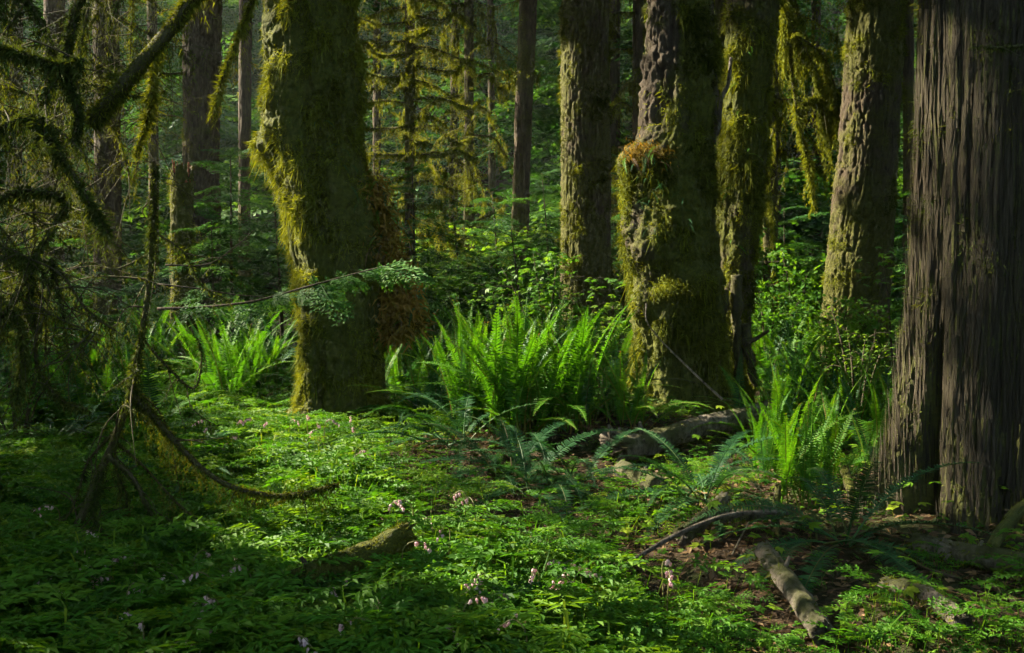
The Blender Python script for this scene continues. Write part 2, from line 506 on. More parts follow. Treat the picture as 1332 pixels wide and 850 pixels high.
def bough(r, length=1.0, ntw=22, fl=.045, fw=.018, droop=.3, step=.03):
    """flat conifer spray along +X with drooping side twigs carrying small flecks of needles; returns Geo"""
    g = Geo()
    t = np.linspace(0, 1, 12)
    path = np.stack([t * length, .04 * length * np.sin(t * 5 + r.uniform(0, 6)), -droop * length * t ** 2], -1)
    tube(g, path, np.linspace(.007, .002, 12) * length + .002, 4, .15, cap=False)
    for k in range(ntw):
        s = .10 + .88 * (k + r.uniform(-.3, .3)) / ntw
        s = min(max(s, .05), .99)
        b = np.array([np.interp(s, t, path[:, i]) for i in range(3)])
        sd = 1 if k % 2 else -1
        L = length * (.50 * (1 - s) ** .8 + .08) * r.uniform(.7, 1.15)
        an = sd * r.uniform(.75, 1.1)
        d = np.array([math.cos(an), math.sin(an), r.uniform(-.25, .05)])
        m = max(3, int(L / step))
        u = (np.arange(m) + .5) / m
        P = b + d * (u * L)[:, None] + np.array([0, 0, -1]) * (droop * .9 * L * u ** 2)[:, None]
        g.add([b, b + (.004, 0, 0), P[-1] + (.002, 0, 0), P[-1]], [(0, 1, 2, 3)], None, .2)
        for s2 in (1, -1):
            a2 = an + s2 * r.uniform(.6, 1.0, m)
            D = np.stack([np.cos(a2), np.sin(a2), r.uniform(-.5, .15, m)], -1)
            ll = fl * r.uniform(.7, 1.3, m) * (1.15 - .6 * u)
            S = np.stack([-D[:, 1], D[:, 0], r.uniform(-.4, .4, m)], -1) * (fw * .5)
            Mi = P + D * ll[:, None] * .5
            V = np.stack([P, Mi + S, P + D * ll[:, None], Mi - S], 1).reshape(-1, 3)
            g.add(V, np.arange(4 * m).reshape(m, 4), None, np.repeat(np.clip(.45 + .25 * u + r.normal(0, .12, m), 0, 1), 4))
    return g


BOUGH_G = [bough(np.random.default_rng(40 + i), 1.0, 22, .075, .026, r_, .036) for i, r_ in enumerate((.2, .32, .42, .28))]
BOUGH_T = [tmpl(g) for g in BOUGH_G]
# coarse sprays for the crowns high overhead and far away
FAR_G = [bough(np.random.default_rng(60 + i), 1.0, 11, .13, .06, r_, .085) for i, r_ in enumerate((.25, .4, .35))]
FAR_T = [tmpl(g) for g in FAR_G]


def spray_clump(r):
    g = Geo()
    for k in range(9):
        b = r.normal(0, .22, 3) * (1, 1, .5); d = unit(r.normal(0, 1, 3) * (1, 1, .4))
        quad_leaf(g, b, d, (0, 0, 1), r.uniform(.22, .45), r.uniform(.12, .25), .5 + r.uniform(-.2, .2), .1)
    return tmpl(g)


CLUMP = [spray_clump(np.random.default_rng(80 + i)) for i in range(4)]

# ------------------------------------------------------------------ ground
def axis(lo, hi, a, b, fine, coarse):
    xs = [a]
    while xs[-1] < b: xs.append(xs[-1] + fine)
    s = coarse * .1
    while xs[-1] < hi: xs.append(xs[-1] + s); s = min(s * 1.25, coarse)
    s = coarse * .1; pre = [a]
    while pre[-1] > lo: pre.append(pre[-1] - s); s = min(s * 1.25, coarse)
    return np.array(pre[:0:-1] + xs)


gx, gy = axis(-95, 95, -6, 6, .09, 4), axis(-60, 110, 2.5, 14, .09, 4)
X, Yg = np.meshgrid(gx, gy, indexing='xy')
P3 = np.stack([X, Yg, 0 * X], -1)
Zg = ground_z(X, Yg) + .018 * fbm(P3 * 6, 3, 9)
g = Geo(); ny, nx = X.shape
i = np.arange(ny - 1)[:, None] * nx + np.arange(nx - 1)[None]
g.add(np.stack([X, Yg, Zg], -1).reshape(-1, 3), np.stack([i, i + 1, i + nx + 1, i + nx], -1).reshape(-1, 4))
mass('ground', g, M['soil'], 'structure', True)


# ------------------------------------------------------------------ trunks
def trunk(keys, Y, style, seg, dz, seed, ztop, moss=.5, zfine=None, ybase=None, flare=.0, nflare=5, broken=False, extra=None, mossz=None):
    """keys: (py, left, right) in the photograph, top to bottom, at distance Y. Returns Geo plus surface samples."""
    k = [(at((a + b) / 2, py, Y)[2], at((a + b) / 2, py, Y)[0], (b - a) / 2 * Y / FPX) for py, a, b in keys][::-1]
    kz, kx, kr = (np.array(c) for c in zip(*k))
    zb = float(ground_z(kx[0], Y)) - .25
    sx = (kx[-1] - kx[-2]) / (kz[-1] - kz[-2]) * .6
    zvis = CAMZ + (Y + 1) * .26
    z1 = np.arange(zb, min(zvis, ztop), dz)
    z2 = np.arange(z1[-1], ztop, dz * 8)[1:] if ztop > zvis else np.zeros(0)
    z = np.concatenate([z1, z2])
    def ip(v): return np.interp(z, kz, v)
    ker = np.ones(9) / 9
    def sm(v): return np.convolve(np.pad(v, 4, mode='edge'), ker, 'valid')
    cx = ip(kx) + np.clip(z - kz[-1], 0, None) * sx
    cr = ip(kr) * np.clip(1 - (z - kz[-1]) / max(ztop + 6 - kz[-1], 1) * (z > kz[-1]), .12, 1)
    cx, cr = sm(cx), sm(cr)
    lean = (z - zb) * 0
    th = np.linspace(0, 2 * math.pi, seg, endpoint=False)
    C, S = np.cos(th)[None], np.sin(th)[None]
    zz = z[:, None] + 0 * C
    r = cr[:, None] + 0 * C
    gz = float(ground_z(kx[0], Y))
    if flare:
        h = np.clip(zz - gz, 0, None)
        lob = .5 + .5 * np.cos(nflare * th[None] + seed + .8 * noise(np.stack([C * 2 + 0 * zz, S * 2 + 0 * zz, 0 * zz], -1), seed))
        r = r * (1 + flare * np.exp(-h / .36) * (.25 + lob))
    p = np.stack([C * r, S * r, zz], -1)
    rm = float(np.median(kr))
    if style == 'cedar':
        warp = .35 * noise(p * 1.3, seed + 5)[..., None]
        q = p * (15, 15, .5) + warp * 1.6
        rid = np.minimum(np.abs(noise(q, seed)) * 3.2, 1) ** .7
        q2 = p * (34, 34, 1.3) + warp * 3
        rid2 = np.minimum(np.abs(noise(q2, seed + 3)) * 2.6, 1) ** .8
        d = .034 * rid + .018 * rid2 + .007 * fbm(p * (70, 70, 9), 2, seed + 4) + .05 * fbm(p * (2.2, 2.2, .5), 2, seed + 7)
    elif style == 'fir':
        q = p * (17, 17, 3.2) + .7 * noise(p * 5, seed + 5)[..., None]
        rid = np.minimum(np.abs(noise(q, seed)) * 2.8, 1)
        q2 = p * (30, 30, 8) + .7 * noise(p * 9, seed + 6)[..., None]
        d = .034 * rid + .016 * np.minimum(np.abs(noise(q2, seed + 1)) * 2.6, 1) + .012 * fbm(p * 34, 2, seed + 2) + .03 * fbm(p * (2, 2, .6), 2, seed + 8)
        d = d * min(1.0, rm / .4 + .2)
    else:
        lump = fbm(p * (2.6, 2.6, 1.5), 3, seed)
        q = p * (8, 8, 1.2) + .6 * noise(p * 2, seed + 4)[..., None]
        rid = 1 - np.abs(fbm(q, 2, seed + 2)) * 2
        fib = np.minimum(np.abs(noise(p * (21, 21, 3.0) + .8 * noise(p * 4, seed + 9)[..., None], seed + 3)) * 2.8, 1)
        d = .08 * lump + .03 * rid + .03 * fib + .03 * fbm(p * 7, 2, seed + 6) + .034 * fbm(p * 19, 3, seed + 8, .7)
        d = d * min(1.0, rm / .45 + .15)
    if extra is not None: d = d + extra(th[None] + 0 * zz, zz)
    r = np.maximum(r + d - d.mean(), rm * .1)
    if broken:
        zz = zz + (z[:, None] > ztop - 3 * dz) * (.16 * fbm(np.stack([C * 5 + 0 * zz, S * 5 + 0 * zz, 0 * zz], -1), 2, seed) + .05)
    V = np.stack([cx[:, None] + C * r, Y + S * r, zz], -1)
    n = unit(np.stack([C + 0 * zz, S + 0 * zz, 0 * zz + .05], -1))
    mask = moss + .40 * np.exp(-np.clip(zz - gz, 0, None) / .4) + (0 if mossz is None else mossz(zz)) + .55 * fbm(V * (1.6, 1.6, .9), 3, seed + 11) + .18 * noise(V * 9, seed + 12)
    g = Geo()
    a = np.arange(len(z) - 1)[:, None] * seg; j = np.arange(seg)[None]; j2 = (j + 1) % seg
    Q = np.stack([a + j, a + j2, a + seg + j2, a + seg + j], -1).reshape(-1, 4)
    g.add(V.reshape(-1, 3), Q, None, np.clip(mask, 0, 1).ravel())
    top = V[-1].mean(0) - (0, 0, .06)
    e = (len(z) - 1) * seg
    jj = np.arange(seg)
    base = g.n
    g.add(np.vstack([V[-1], top]), None, np.stack([jj, (jj + 1) % seg, np.full(seg, seg)], -1), .1)
    vis = z < zvis
    info = dict(V=V[vis], n=n[vis], mask=mask[vis], base=np.array([kx[0], Y, gz]), cx=lambda q: float(np.interp(q, z, cx)), cr=lambda q: float(np.interp(q, z, cr)), Y=Y, seed=seed)
    return g, info


def moss_coat(info, count, length, width, thr=.45, hang=.45, front=True, tint=.5):
    """small tufts of moss growing out of a trunk"""
    V, n, mk = info['V'].reshape(-1, 3), info['n'].reshape(-1, 3), info['mask'].ravel()
    w = np.clip((mk - thr) * 3, 0, 1) + .012
    w = w * np.where(n[:, 1] > .55, .15, 1)
    w /= w.sum()
    i = rng.choice(len(V), count, p=w)
    P = V[i] + rng.normal(0, .008, (count, 3))
    cl = noise(P * 4.3, info['seed'] + 40) + .5 * noise(P * 11, info['seed'] + 41)
    k = rng.uniform(0, 1, count) < .55 + .9 * cl
    i, P, cl = i[k], P[k], cl[k]; count = len(P)
    big = np.clip(.75 + 1.1 * cl, .35, 2.4)
    length = length * big; hang = (hang * (.6 + .9 * np.clip(big - .8, 0, 2)))[:, None]
    P = P + n[i] * (np.clip(big - .9, 0, 1) * rng.uniform(0, .05, count))[:, None]
    D = n[i] * .7 + rand_unit(count) * .75 + np.array([0, 0, -1.0]) * hang
    g = Geo()
    c = np.clip(tint + .85 * fbm(P * (3.2, 3.2, 1.6), 3, info['seed'] + 31) + .2 * cl + rng.normal(0, .18, count), 0, 1)
    blades(g, P - n[i] * .006, D, length * rng.uniform(.5, 1.5, count), width * rng.uniform(.6, 1.4, count), c)
    return g


def crown_for(base, z0, z1, rad, n, seed):
    r = np.random.default_rng(seed)
    z = r.uniform(z0, z1, n); a = r.uniform(0, 6.283, n); q = rad * np.sqrt(r.uniform(.02, 1, n)) * (1 - .75 * (z - z0) / (z1 - z0))
    P = np.stack([base[0] + np.cos(a) * q, base[1] + np.sin(a) * q, z], -1)
    P = P[open_to_sun(P, .35)]
    g = Geo(); n = len(P)
    for k, t in enumerate(CLUMP):
        s = slice(k, n, len(CLUMP)); m = len(P[s])
        scatter(g, t, frames(r.uniform(0, 6.28, m), r.normal(0, .3, m), r.normal(0, .4, m), r.uniform(.9, 1.7, m)), P[s], r.uniform(.2, .8, m))
    return g


def frond_sprig(geo_list, P, az, size):
    pass


def big_tree(name, label, keys, Y, style, mat, seg, dz, seed, ztop=24, moss=.5, tufts=0, tl=.03, tw=.008, moss_mat='moss', thr=.45, crown=True, group=None, hang=.45, tint=.5, **kw):
    g, info = trunk(keys, Y, style, seg, dz, seed, ztop, moss, **kw)
    root = thing(name, info['base'], label, 'tree' if not kw.get('broken') else 'tree stump', group)
    tr = part('trunk', g, M[mat], root, True)
    info['root'] = root; info['trunk'] = tr
    if tufts:
        gm = moss_coat(info, tufts, tl, tw, thr, hang, tint=tint)
        if style == 'maple' and tufts > 20000:
            Vm, Qm, Tm, Am = moss_coat(info, tufts // 7, tl * 2.6, tw * .9, thr + .1, 2.2, tint=tint + .12).arrays()
            gm.add(Vm, None, Tm, Am)
        info['moss'] = part('moss', gm, M[moss_mat], tr)
    if crown:
        part('crown', crown_for(info['base'] + (0, 0, 0), max(8.5, CAMZ + Y * .3 + 1.5), ztop + 1, 4.2, 500, seed), M['needle'], root)
    return info


def cedar_extra(th, z):
    c = np.angle(np.exp(1j * (th - (math.pi + .52 - .03 * (z - 1)))))
    g_ = -.32 * np.exp(-(c / (.075 + .09 * np.exp(-np.clip(z, 0, None) / .45) + .03 * noise(np.stack([0 * z, 0 * z, z * 2.5], -1), 3))) ** 2) * np.clip(1.15 - z / 1.5, .10, 1)
    c2 = np.angle(np.exp(1j * (th - (math.pi + .10))))
    foot = .34 * np.exp(-(c2 / .42) ** 2) * np.exp(-np.clip(z - .05, 0, None) / .30)
    c3 = np.angle(np.exp(1j * (th - (math.pi + .95))))
    foot = foot + .24 * np.exp(-(c3 / .28) ** 2) * np.exp(-np.clip(z - .02, 0, None) / .34)
    c4 = np.angle(np.exp(1j * (th - (math.pi + 1.55))))
    foot = foot + .20 * np.exp(-(c4 / .25) ** 2) * np.exp(-np.clip(z - .02, 0, None) / .3)
    c5 = np.angle(np.exp(1j * (th - (math.pi + 1.25))))
    return g_ + foot - .05 * np.exp(-(c5 / .07) ** 2) * np.exp(-np.clip(z, 0, None) / .9)


T = {}
T['cedar'] = big_tree('cedar_tree', 'massive cedar with stringy ribbed grey-brown bark and a deep groove above its split root flare',
    [(-60, 1203, 1398), (0, 1201, 1398), (200, 1193, 1398), (400, 1185, 1400), (550, 1176, 1405), (640, 1168, 1412), (700, 1160, 1420)], 6.45, 'cedar', 'cedar', 640, .012, 5, 26, .52, 26000, .022, .006, 'moss_deep', .42, extra=cedar_extra, tint=.55)


def bark_strips(info, count):
    V, n = info['V'], info['n']; ok = n[..., 1] < .35
    idx = np.argwhere(ok); i = idx[rng.integers(0, len(idx), count)]
    P = V[i[:, 0], i[:, 1]]; nn = n[i[:, 0], i[:, 1]]
    g = Geo(); sgn = rng.choice([-1, 1], count)[:, None]
    D = np.array([0, 0, 1.0]) * sgn + nn * rng.uniform(-.01, .07, count)[:, None] + rand_unit(count) * .035
    Sd = unit(np.cross(D, nn)); L = rng.uniform(.05, .32, count)[:, None]; W = rng.uniform(.003, .010, count)[:, None]
    P = P + nn * rng.uniform(-.003, .011, count)[:, None]; D = unit(D)
    A = np.stack([P - Sd * W, P + Sd * W, P + D * L * .5 + Sd * W * .8, P + D * L * .5 - Sd * W * .8, P + D * L], 1).reshape(-1, 3)
    o = np.arange(count)[:, None] * 5
    g.add(A, np.concatenate([o, o + 1, o + 2, o + 3], 1), np.concatenate([o + 3, o + 2, o + 4], 1), np.repeat(np.clip(rng.normal(.16, .2, count), 0, 1), 5))
    return g
part('bark_strips', bark_strips(T['cedar'], 14000), M['cedar'], T['cedar']['trunk'])


def bumps(items):
    def f(th, z):
        o = 0
        for ph, zc, am, sa, sz in items:
            c = np.angle(np.exp(1j * (th - (math.pi + ph)))); o = o + am * np.exp(-(c / sa) ** 2 - ((z - zc) / sz) ** 2)
        return o
    return f


maple_b = bumps([(2.5, 1.9, .13, .5, .5), (1.05, 1.1, .09, .35, .4), (2.05, .85, .12, .3, .45), (.8, 3.2, .10, .5, .4), (2.2, 3.1, .09, .4, .5), (1.3, 2.1, .07, .3, .5), (2.45, 1.0, -.09, .10, .7), (1.85, 2.6, -.07, .08, .8), (1.25, .4, -.10, .10, .4)])


def maple_extra(th, z):
    c = np.angle(np.exp(1j * (th - (math.pi + 1.62))))
    g_ = -.11 * np.exp(-(c / .16) ** 2) * np.clip((z - .6) / .6, 0, 1)
    c2 = np.angle(np.exp(1j * (th - (math.pi + .75))))
    g_ = g_ - .10 * np.exp(-(c2 / .10) ** 2) * np.exp(-((z - .5) / .8) ** 2)
    c3 = np.angle(np.exp(1j * (th - math.pi)))
    g_ = g_ + maple_b(th, z)
    return g_ + .16 * np.exp(-(c3 / .5) ** 2) * np.exp(-((z - 2.75) / .20) ** 2)


T['maple'] = big_tree('bigleaf_maple', 'thick moss-covered maple trunk with an orange-brown skirt of dry moss down its side',
    [(-60, 346, 452), (0, 350, 456), (60, 350, 462), (120, 352, 466), (190, 350, 470), (215, 356, 474), (260, 364, 482), (330, 378, 494), (400, 388, 500), (460, 392, 500), (520, 390, 490), (545, 384, 494)],
    10.9, 'maple', 'maple', 230, .018, 11, 22, .9, 90000, .042, .011, 'moss', .28, flare=.45, extra=maple_extra, tint=.68)

burl_b = bumps([(.45, 2.62, .13, .5, .13), (1.2, 2.5, .08, .45, .14), (1.9, 1.42, .13, .45, .14), (.9, 1.75, .12, .5, .22), (.25, 2.0, .10, .4, .3), (1.5, .95, .10, .5, .2), (2.2, 2.0, .08, .3, .3), (.6, 1.15, .09, .4, .18), (1.2, 1.5, -.09, .12, .25), (1.35, .5, -.10, .10, .5), (2.0, .4, -.09, .10, .5), (.75, .35, -.08, .10, .4), (2.3, 1.0, .09, .3, .3), (1.75, 3.4, -.05, .08, 1.0)])
T['burl'] = big_tree('burled_maple', 'gnarled mossy trunk with a big bulging burl behind the pale fallen log',
    [(-60, 842, 920), (0, 842, 922), (90, 841, 924), (175, 836, 926), (198, 822, 928), (215, 815, 928), (270, 815, 930), (340, 820, 933), (420, 826, 936), (480, 832, 942), (545, 828, 955)],
    11.0, 'maple', 'maple', 210, .02, 23, 22, .76, 60000, .04, .011, 'moss', .38, flare=.5, tint=.5, extra=burl_b, mossz=lambda z: -.30 * np.clip((z - 2.6) / .25, 0, 1))
T['twin'] = big_tree('slender_maple', 'slender mossy trunk close behind the burled trunk, crusted with pale lichen and small ferns',
    [(-60, 950, 1016), (0, 948, 1014), (100, 941, 1004), (180, 940, 998), (300, 938, 986), (400, 934, 976), (470, 936, 969), (515, 930, 974)],
    11.7, 'maple', 'maple', 170, .02, 31, 20, .74, 42000, .042, .011, 'moss', .32, flare=.3, tint=.62)
T['stem'] = big_tree('maple_stem', 'thin bent mossy stem squeezed between the burled trunk and the slender lichen-crusted trunk',
    [(-60, 932, 948), (0, 931, 946), (150, 933, 946), (300, 931, 945), (420, 930, 950), (500, 930, 948)],
    12.1, 'maple', 'maple', 60, .03, 33, 12, .6, 4000, .04, .01, 'moss', .3, crown=False, tint=.6)
T['fir'] = big_tree('fir_tree', 'straight fir trunk with flaky olive-brown bark rising behind the big fern thicket',
    [(-60, 732, 790), (0, 731, 791), (150, 731, 792), (300, 731, 794), (420, 728, 797)], 19, 'fir', 'fir', 200, .03, 41, 27, .56, 26000, .05, .015, 'moss', .46, tint=.4)
T['lean'] = big_tree('leaning_fir', 'fir trunk leaning slightly towards the cedar, its edge lit yellow-green',
    [(-60, 1108, 1180), (0, 1105, 1176), (150, 1095, 1168), (300, 1083, 1158), (410, 1072, 1152)], 13.5, 'fir', 'fir', 220, .022, 47, 26, .58, 34000, .035, .010, 'moss', .42, tint=.5)
T['pole'] = big_tree('fir_tree', 'thin brown fir trunk between the dead-branched spruce and the olive-brown fir',
    [(-60, 678, 700), (0, 676, 698), (150, 670, 692), (300, 665, 688), (420, 663, 689)], 22, 'fir', 'fir', 80, .05, 53, 24, .34, 2500, .06, .018, 'moss', .45)
T['dark'] = big_tree('fir_tree', 'dark furrowed fir trunk standing just behind the broken mossy snag',
    [(-60, 241, 289), (0, 240, 288), (200, 240, 285), (430, 237, 288)], 17.8, 'fir', 'fir', 150, .03, 59, 26, .22, 3000, .05, .014, 'moss_deep', .45)
T['snag'] = big_tree('tree_snag', 'broken-off mossy snag with a splintered reddish top', [(222, 224, 250), (300, 222, 250), (440, 220, 253)],
    14, 'maple', 'fir', 90, .025, 61, at(236, 226, 14)[2], .7, 5000, .04, .011, 'moss', .35, crown=False, broken=True, tint=.6)
# the splintered top of the snag
g = Geo()
tp = np.array([at(237, 224, 14)[0], 14.0, at(237, 226, 14)[2]])
for k in range(14):
    a = k / 14 * 6.283; b = tp + (math.cos(a) * .11, math.sin(a) * .11, -.12)
    tube(g, spline([b, b + (0, 0, .12), b + (rng.normal(0, .02), 0, rng.uniform(.14, .30))], 5), np.linspace(.03, .004, 5), 5, .1, .3, k)
part('splintered_top', g, M['red_rot'], T['snag']['root'], True)

for px, w, Y, lab in ((140, 32, 20, 'dark trunk deep in shade behind the hanging mossy limbs'), (1007, 17, 25, 'dim trunk far behind the drooping golden moss curtains'),
                      (1183, 15, 21, 'thin dim trunk in the gap between the leaning fir and the cedar'), (590, 10, 31, 'faint far trunk just past the dead-branched spruce'),
                      (800, 14, 30, 'dim far trunk in the gap between the olive-brown fir and the burled trunk'), (318, 15, 24, 'dim trunk just left of the thick mossy maple'),
                      (70, 24, 22, 'dark far trunk near the left edge behind the mossy tangle'), (1063, 12, 30, 'thin far trunk beside the leaning fir above the leafy bush'),
                      (640, 9, 34, 'slim far trunk left of the thin brown fir'), (20, 16, 27, 'thin far trunk at the very left edge in the gloom'),
                      (200, 12, 28, 'narrow far trunk left of the broken snag'), (490, 10, 28, 'narrow far trunk between the mossy maple and the dead-branched spruce')):
    t_ = rng.uniform(-4, 4)
    big_tree('forest_tree', lab, [(-60, px - w / 2 + t_, px + w / 2 + t_), (200, px - w / 2, px + w / 2), (400, px - w / 2 - 1, px + w / 2 + 1)], Y, 'fir', 'fir', 60, .08, int(px), 24, .35, 900, .09, .03, 'moss', .4, group='dim trunks in the far forest')

# ------------------------------------------------------------------ overhead and surrounding forest crowns, plus unseen foliage added for shade
NC = 42000
Pc = np.stack([rng.uniform(-52, 30, NC), rng.uniform(-24, 62, NC), 9 + 19 * rng.uniform(0, 1, NC) ** .8], -1)
# patchy cover: crowns with small gaps between them
cov = fbm(Pc * (.22, .22, .05), 3, 77)
thin = np.where((Pc[:, 1] < 3), np.where(np.abs(Pc[:, 0] - .3) < 3.6, .06, .75), np.where((Pc[:, 1] > 34) & (Pc[:, 0] > -30), .5, 1.0))  # cover thinned behind the camera and far back to admit more skylight
Pc = Pc[(cov > -.38) & (rng.uniform(0, 1, NC) < thin)]
zmin = np.where((Pc[:, 1] > 0) & (np.abs(Pc[:, 0]) < Pc[:, 1] * .55 + 2), CAMZ + Pc[:, 1] * .30 + 2.2, 7.5)
Pc = Pc[Pc[:, 2] > zmin]
# undergrowth and low crowns added out of view to block light from the sides
NL = 9000
a = rng.uniform(0, 6.283, NL); q = rng.uniform(7, 24, NL)
Pl = np.stack([np.cos(a) * q, np.sin(a) * q + 3, rng.uniform(.2, 11, NL)], -1)
out_v = ((Pl[:, 1] < 0) & (np.abs(Pl[:, 0]) > 5)) | ((Pl[:, 1] >= 0) & (np.abs(Pl[:, 0]) > Pl[:, 1] * .62 + 3))
Pl = Pl[out_v]
Pc = np.vstack([Pc, Pl])
Pc = Pc[open_to_sun(Pc, .26)]
# unseen leaf clumps added sunward to shade the cedar's face and the frame's corners
sh = []
for px in range(1244, 1340, 13):
    for py in range(-60, 700, 26): sh.append(at(px, py, 5.95))
for px in range(-40, 480, 30):
    for py in range(660 if px < 260 else 730, 850, 20): sh.append(G(px, py))
for px in range(200, 1100, 26):
    for py in (822, 838, 852): sh.append(G(px, py))
for px in range(1090, 1380, 30):
    for py in range(690, 850, 24): sh.append(G(px, py))
for px in range(560, 760, 26):
    for py in range(596, 690, 16): sh.append(G(px, py))
sh = np.repeat(np.array(sh), 2, 0)
sh = np.vstack([sh, sh[:len(sh) // 3]])
Ps = sh + SUN * rng.uniform(15, 30, len(sh))[:, None] + rng.normal(0, .22, (len(sh), 3))
Ps = Ps[open_to_sun(Ps, .42)]
Pc = np.vstack([Pc, Ps])
g = Geo(); n = len(Pc)
for k, t in enumerate(CLUMP):
    P = Pc[k::4]; m = len(P)
    scatter(g, t, frames(rng.uniform(0, 6.28, m), rng.normal(0, .3, m), rng.normal(0, .4, m), rng.uniform(.9, 1.5, m)), P, rng.uniform(.1, .8, m))
mass('canopy_and_shade_foliage', g, M['needle'], 'stuff')  # overhead canopy joined with the unseen clumps added for shade

# ------------------------------------------------------------------ far forest: conifers merged into one mass
g = Geo(); g2 = Geo()
nt_ = 0
while nt_ < 300:
    Y = rng.uniform(25, 50) if nt_ < 120 else rng.uniform(48, 80); x = rng.uniform(-.62, .62) * Y
    h = rng.uniform(5, 17); gz = float(ground_z(x, Y)); nt_ += 1
    nb = int(h * 9)
    z = gz + h * rng.uniform(.03, 1, nb); a = rng.uniform(0, 6.283, nb)
    L = (.55 + 1.5 * (1 - (z - gz) / h)) * rng.uniform(.7, 1.2, nb)
    P = np.stack([x + np.cos(a) * .1, Y + np.sin(a) * .1, z], -1)
    keep = open_to_sun(P, .8); P, a, L = P[keep], a[keep], L[keep]
    for k, t in enumerate(FAR_T):
        s = slice(k, None, 3); m = len(P[s])
        scatter(g, t, frames(a[s], rng.normal(.12, .2, m), rng.normal(0, .3, m), L[s] * 1.15), P[s], np.clip(rng.normal(.45, .2, m), 0, 1))
mass('far_forest', g, M['needle'], 'stuff')


# ------------------------------------------------------------------ hemlock saplings with boughs as parts
SPRAY_M = [bough(np.random.default_rng(90 + i), 1.0, 15, .14, .042, .35, .06).mesh('spray', M['needle']) for i in range(3)]
BOUGH_M = [gg.mesh('bough', M['needle']) for gg in BOUGH_G]


def sapling(px, py, Y, h, nb, L, label, lean=0.0, zlo=.15, group='hemlock saplings under the big trees', name='hemlock_sapling'):
    top = at(px, py, Y)
    b = onground(top[0] - lean, Y)
    if h is None: h = top[2] - b[2]
    root = thing(name, b, label, 'sapling', group)
    path = spline([b - (0, 0, .1), b + (lean * .4, 0, h * .5), b + (lean, 0, h)], 14)
    g = Geo(); tube(g, path, np.linspace(.012 * h ** .7 + .012, .006, 14), 7, .35, .15, 3)
    part('trunk', g, M['twig'], root, True)
    for k in range(nb):
        t = zlo + (1 - zlo) * (k + rng.uniform(0, .6)) / nb
        p = np.array([np.interp(t, np.linspace(0, 1, 14), path[:, i]) for i in range(3)]) - b
        o = link('bough', BOUGH_M[rng.integers(4)], root)
        o.location = p.tolist()
        s = L * (.35 + .75 * (1 - t)) * rng.uniform(.8, 1.2)
        o.scale = (s, s * rng.uniform(.8, 1.1), s)
        o.rotation_euler = (rng.normal(0, .15), rng.normal(-.05, .15) - .35 * (t > .85), k * 2.4 + rng.uniform(-.4, .4))
    return root


SAP = [(300, 195, 13.2, 34, 1.25, 'feathery hemlock sapling right in front of the dark furrowed trunk'),
       (355, 240, 14.2, 26, 1.2, 'blue-green hemlock sapling tucked against the lit side of the thick mossy maple'),
       (275, 285, 12.6, 20, 1.0, 'low hemlock sapling beside the broken mossy snag'),
       (536, 215, 16.2, 34, 1.3, 'feathery hemlock sapling growing just in front of the dead-branched spruce'),
       (590, 280, 17.5, 26, 1.3, 'hemlock sapling between the dead-branched spruce and the thin brown fir'),
       (640, 250, 20.5, 30, 1.5, 'hemlock sapling below the thin brown fir trunk'),
       (705, 225, 23.0, 30, 1.6, 'taller hemlock sapling left of the olive-brown fir'),
       (515, 300, 15.0, 22, 1.0, 'small hemlock sapling beside the dry moss skirt of the maple'),
       (60, 300, 12.5, 26, 1.2, 'shaded hemlock sapling behind the mossy tangle near the left edge'),
       (105, 330, 15.5, 20, 1.0, 'dark hemlock sapling behind the leaning dead stem'),
       (1020, 270, 18.5, 24, 1.5, 'hemlock sapling behind the golden moss curtains'),
       (1180, 250, 15.5, 24, 1.2, 'hemlock sapling in the gap beside the cedar'),
       (810, 200, 21.0, 26, 1.5, 'hemlock sapling in the gap behind the burled trunk'),
       (455, 330, 17.0, 22, 1.2, 'shaded hemlock sapling directly behind the thick mossy maple'),
       (215, 300, 17.5, 24, 1.3, 'dark hemlock sapling behind the broken snag'),
       (665, 300, 16.0, 18, 1.1, 'low hemlock sapling above the fern thicket by the leafy sunlit bush'),
       (10, 260, 15.0, 24, 1.4, 'dim hemlock sapling at the very left edge')]
for px, py, Y, nb, L, lab in SAP:
    sapling(px, py, Y + (1.2 if Y < 15 else 0), None, nb, L, lab, rng.uniform(-.2, .2), zlo=.38 if Y < 15 else .15)


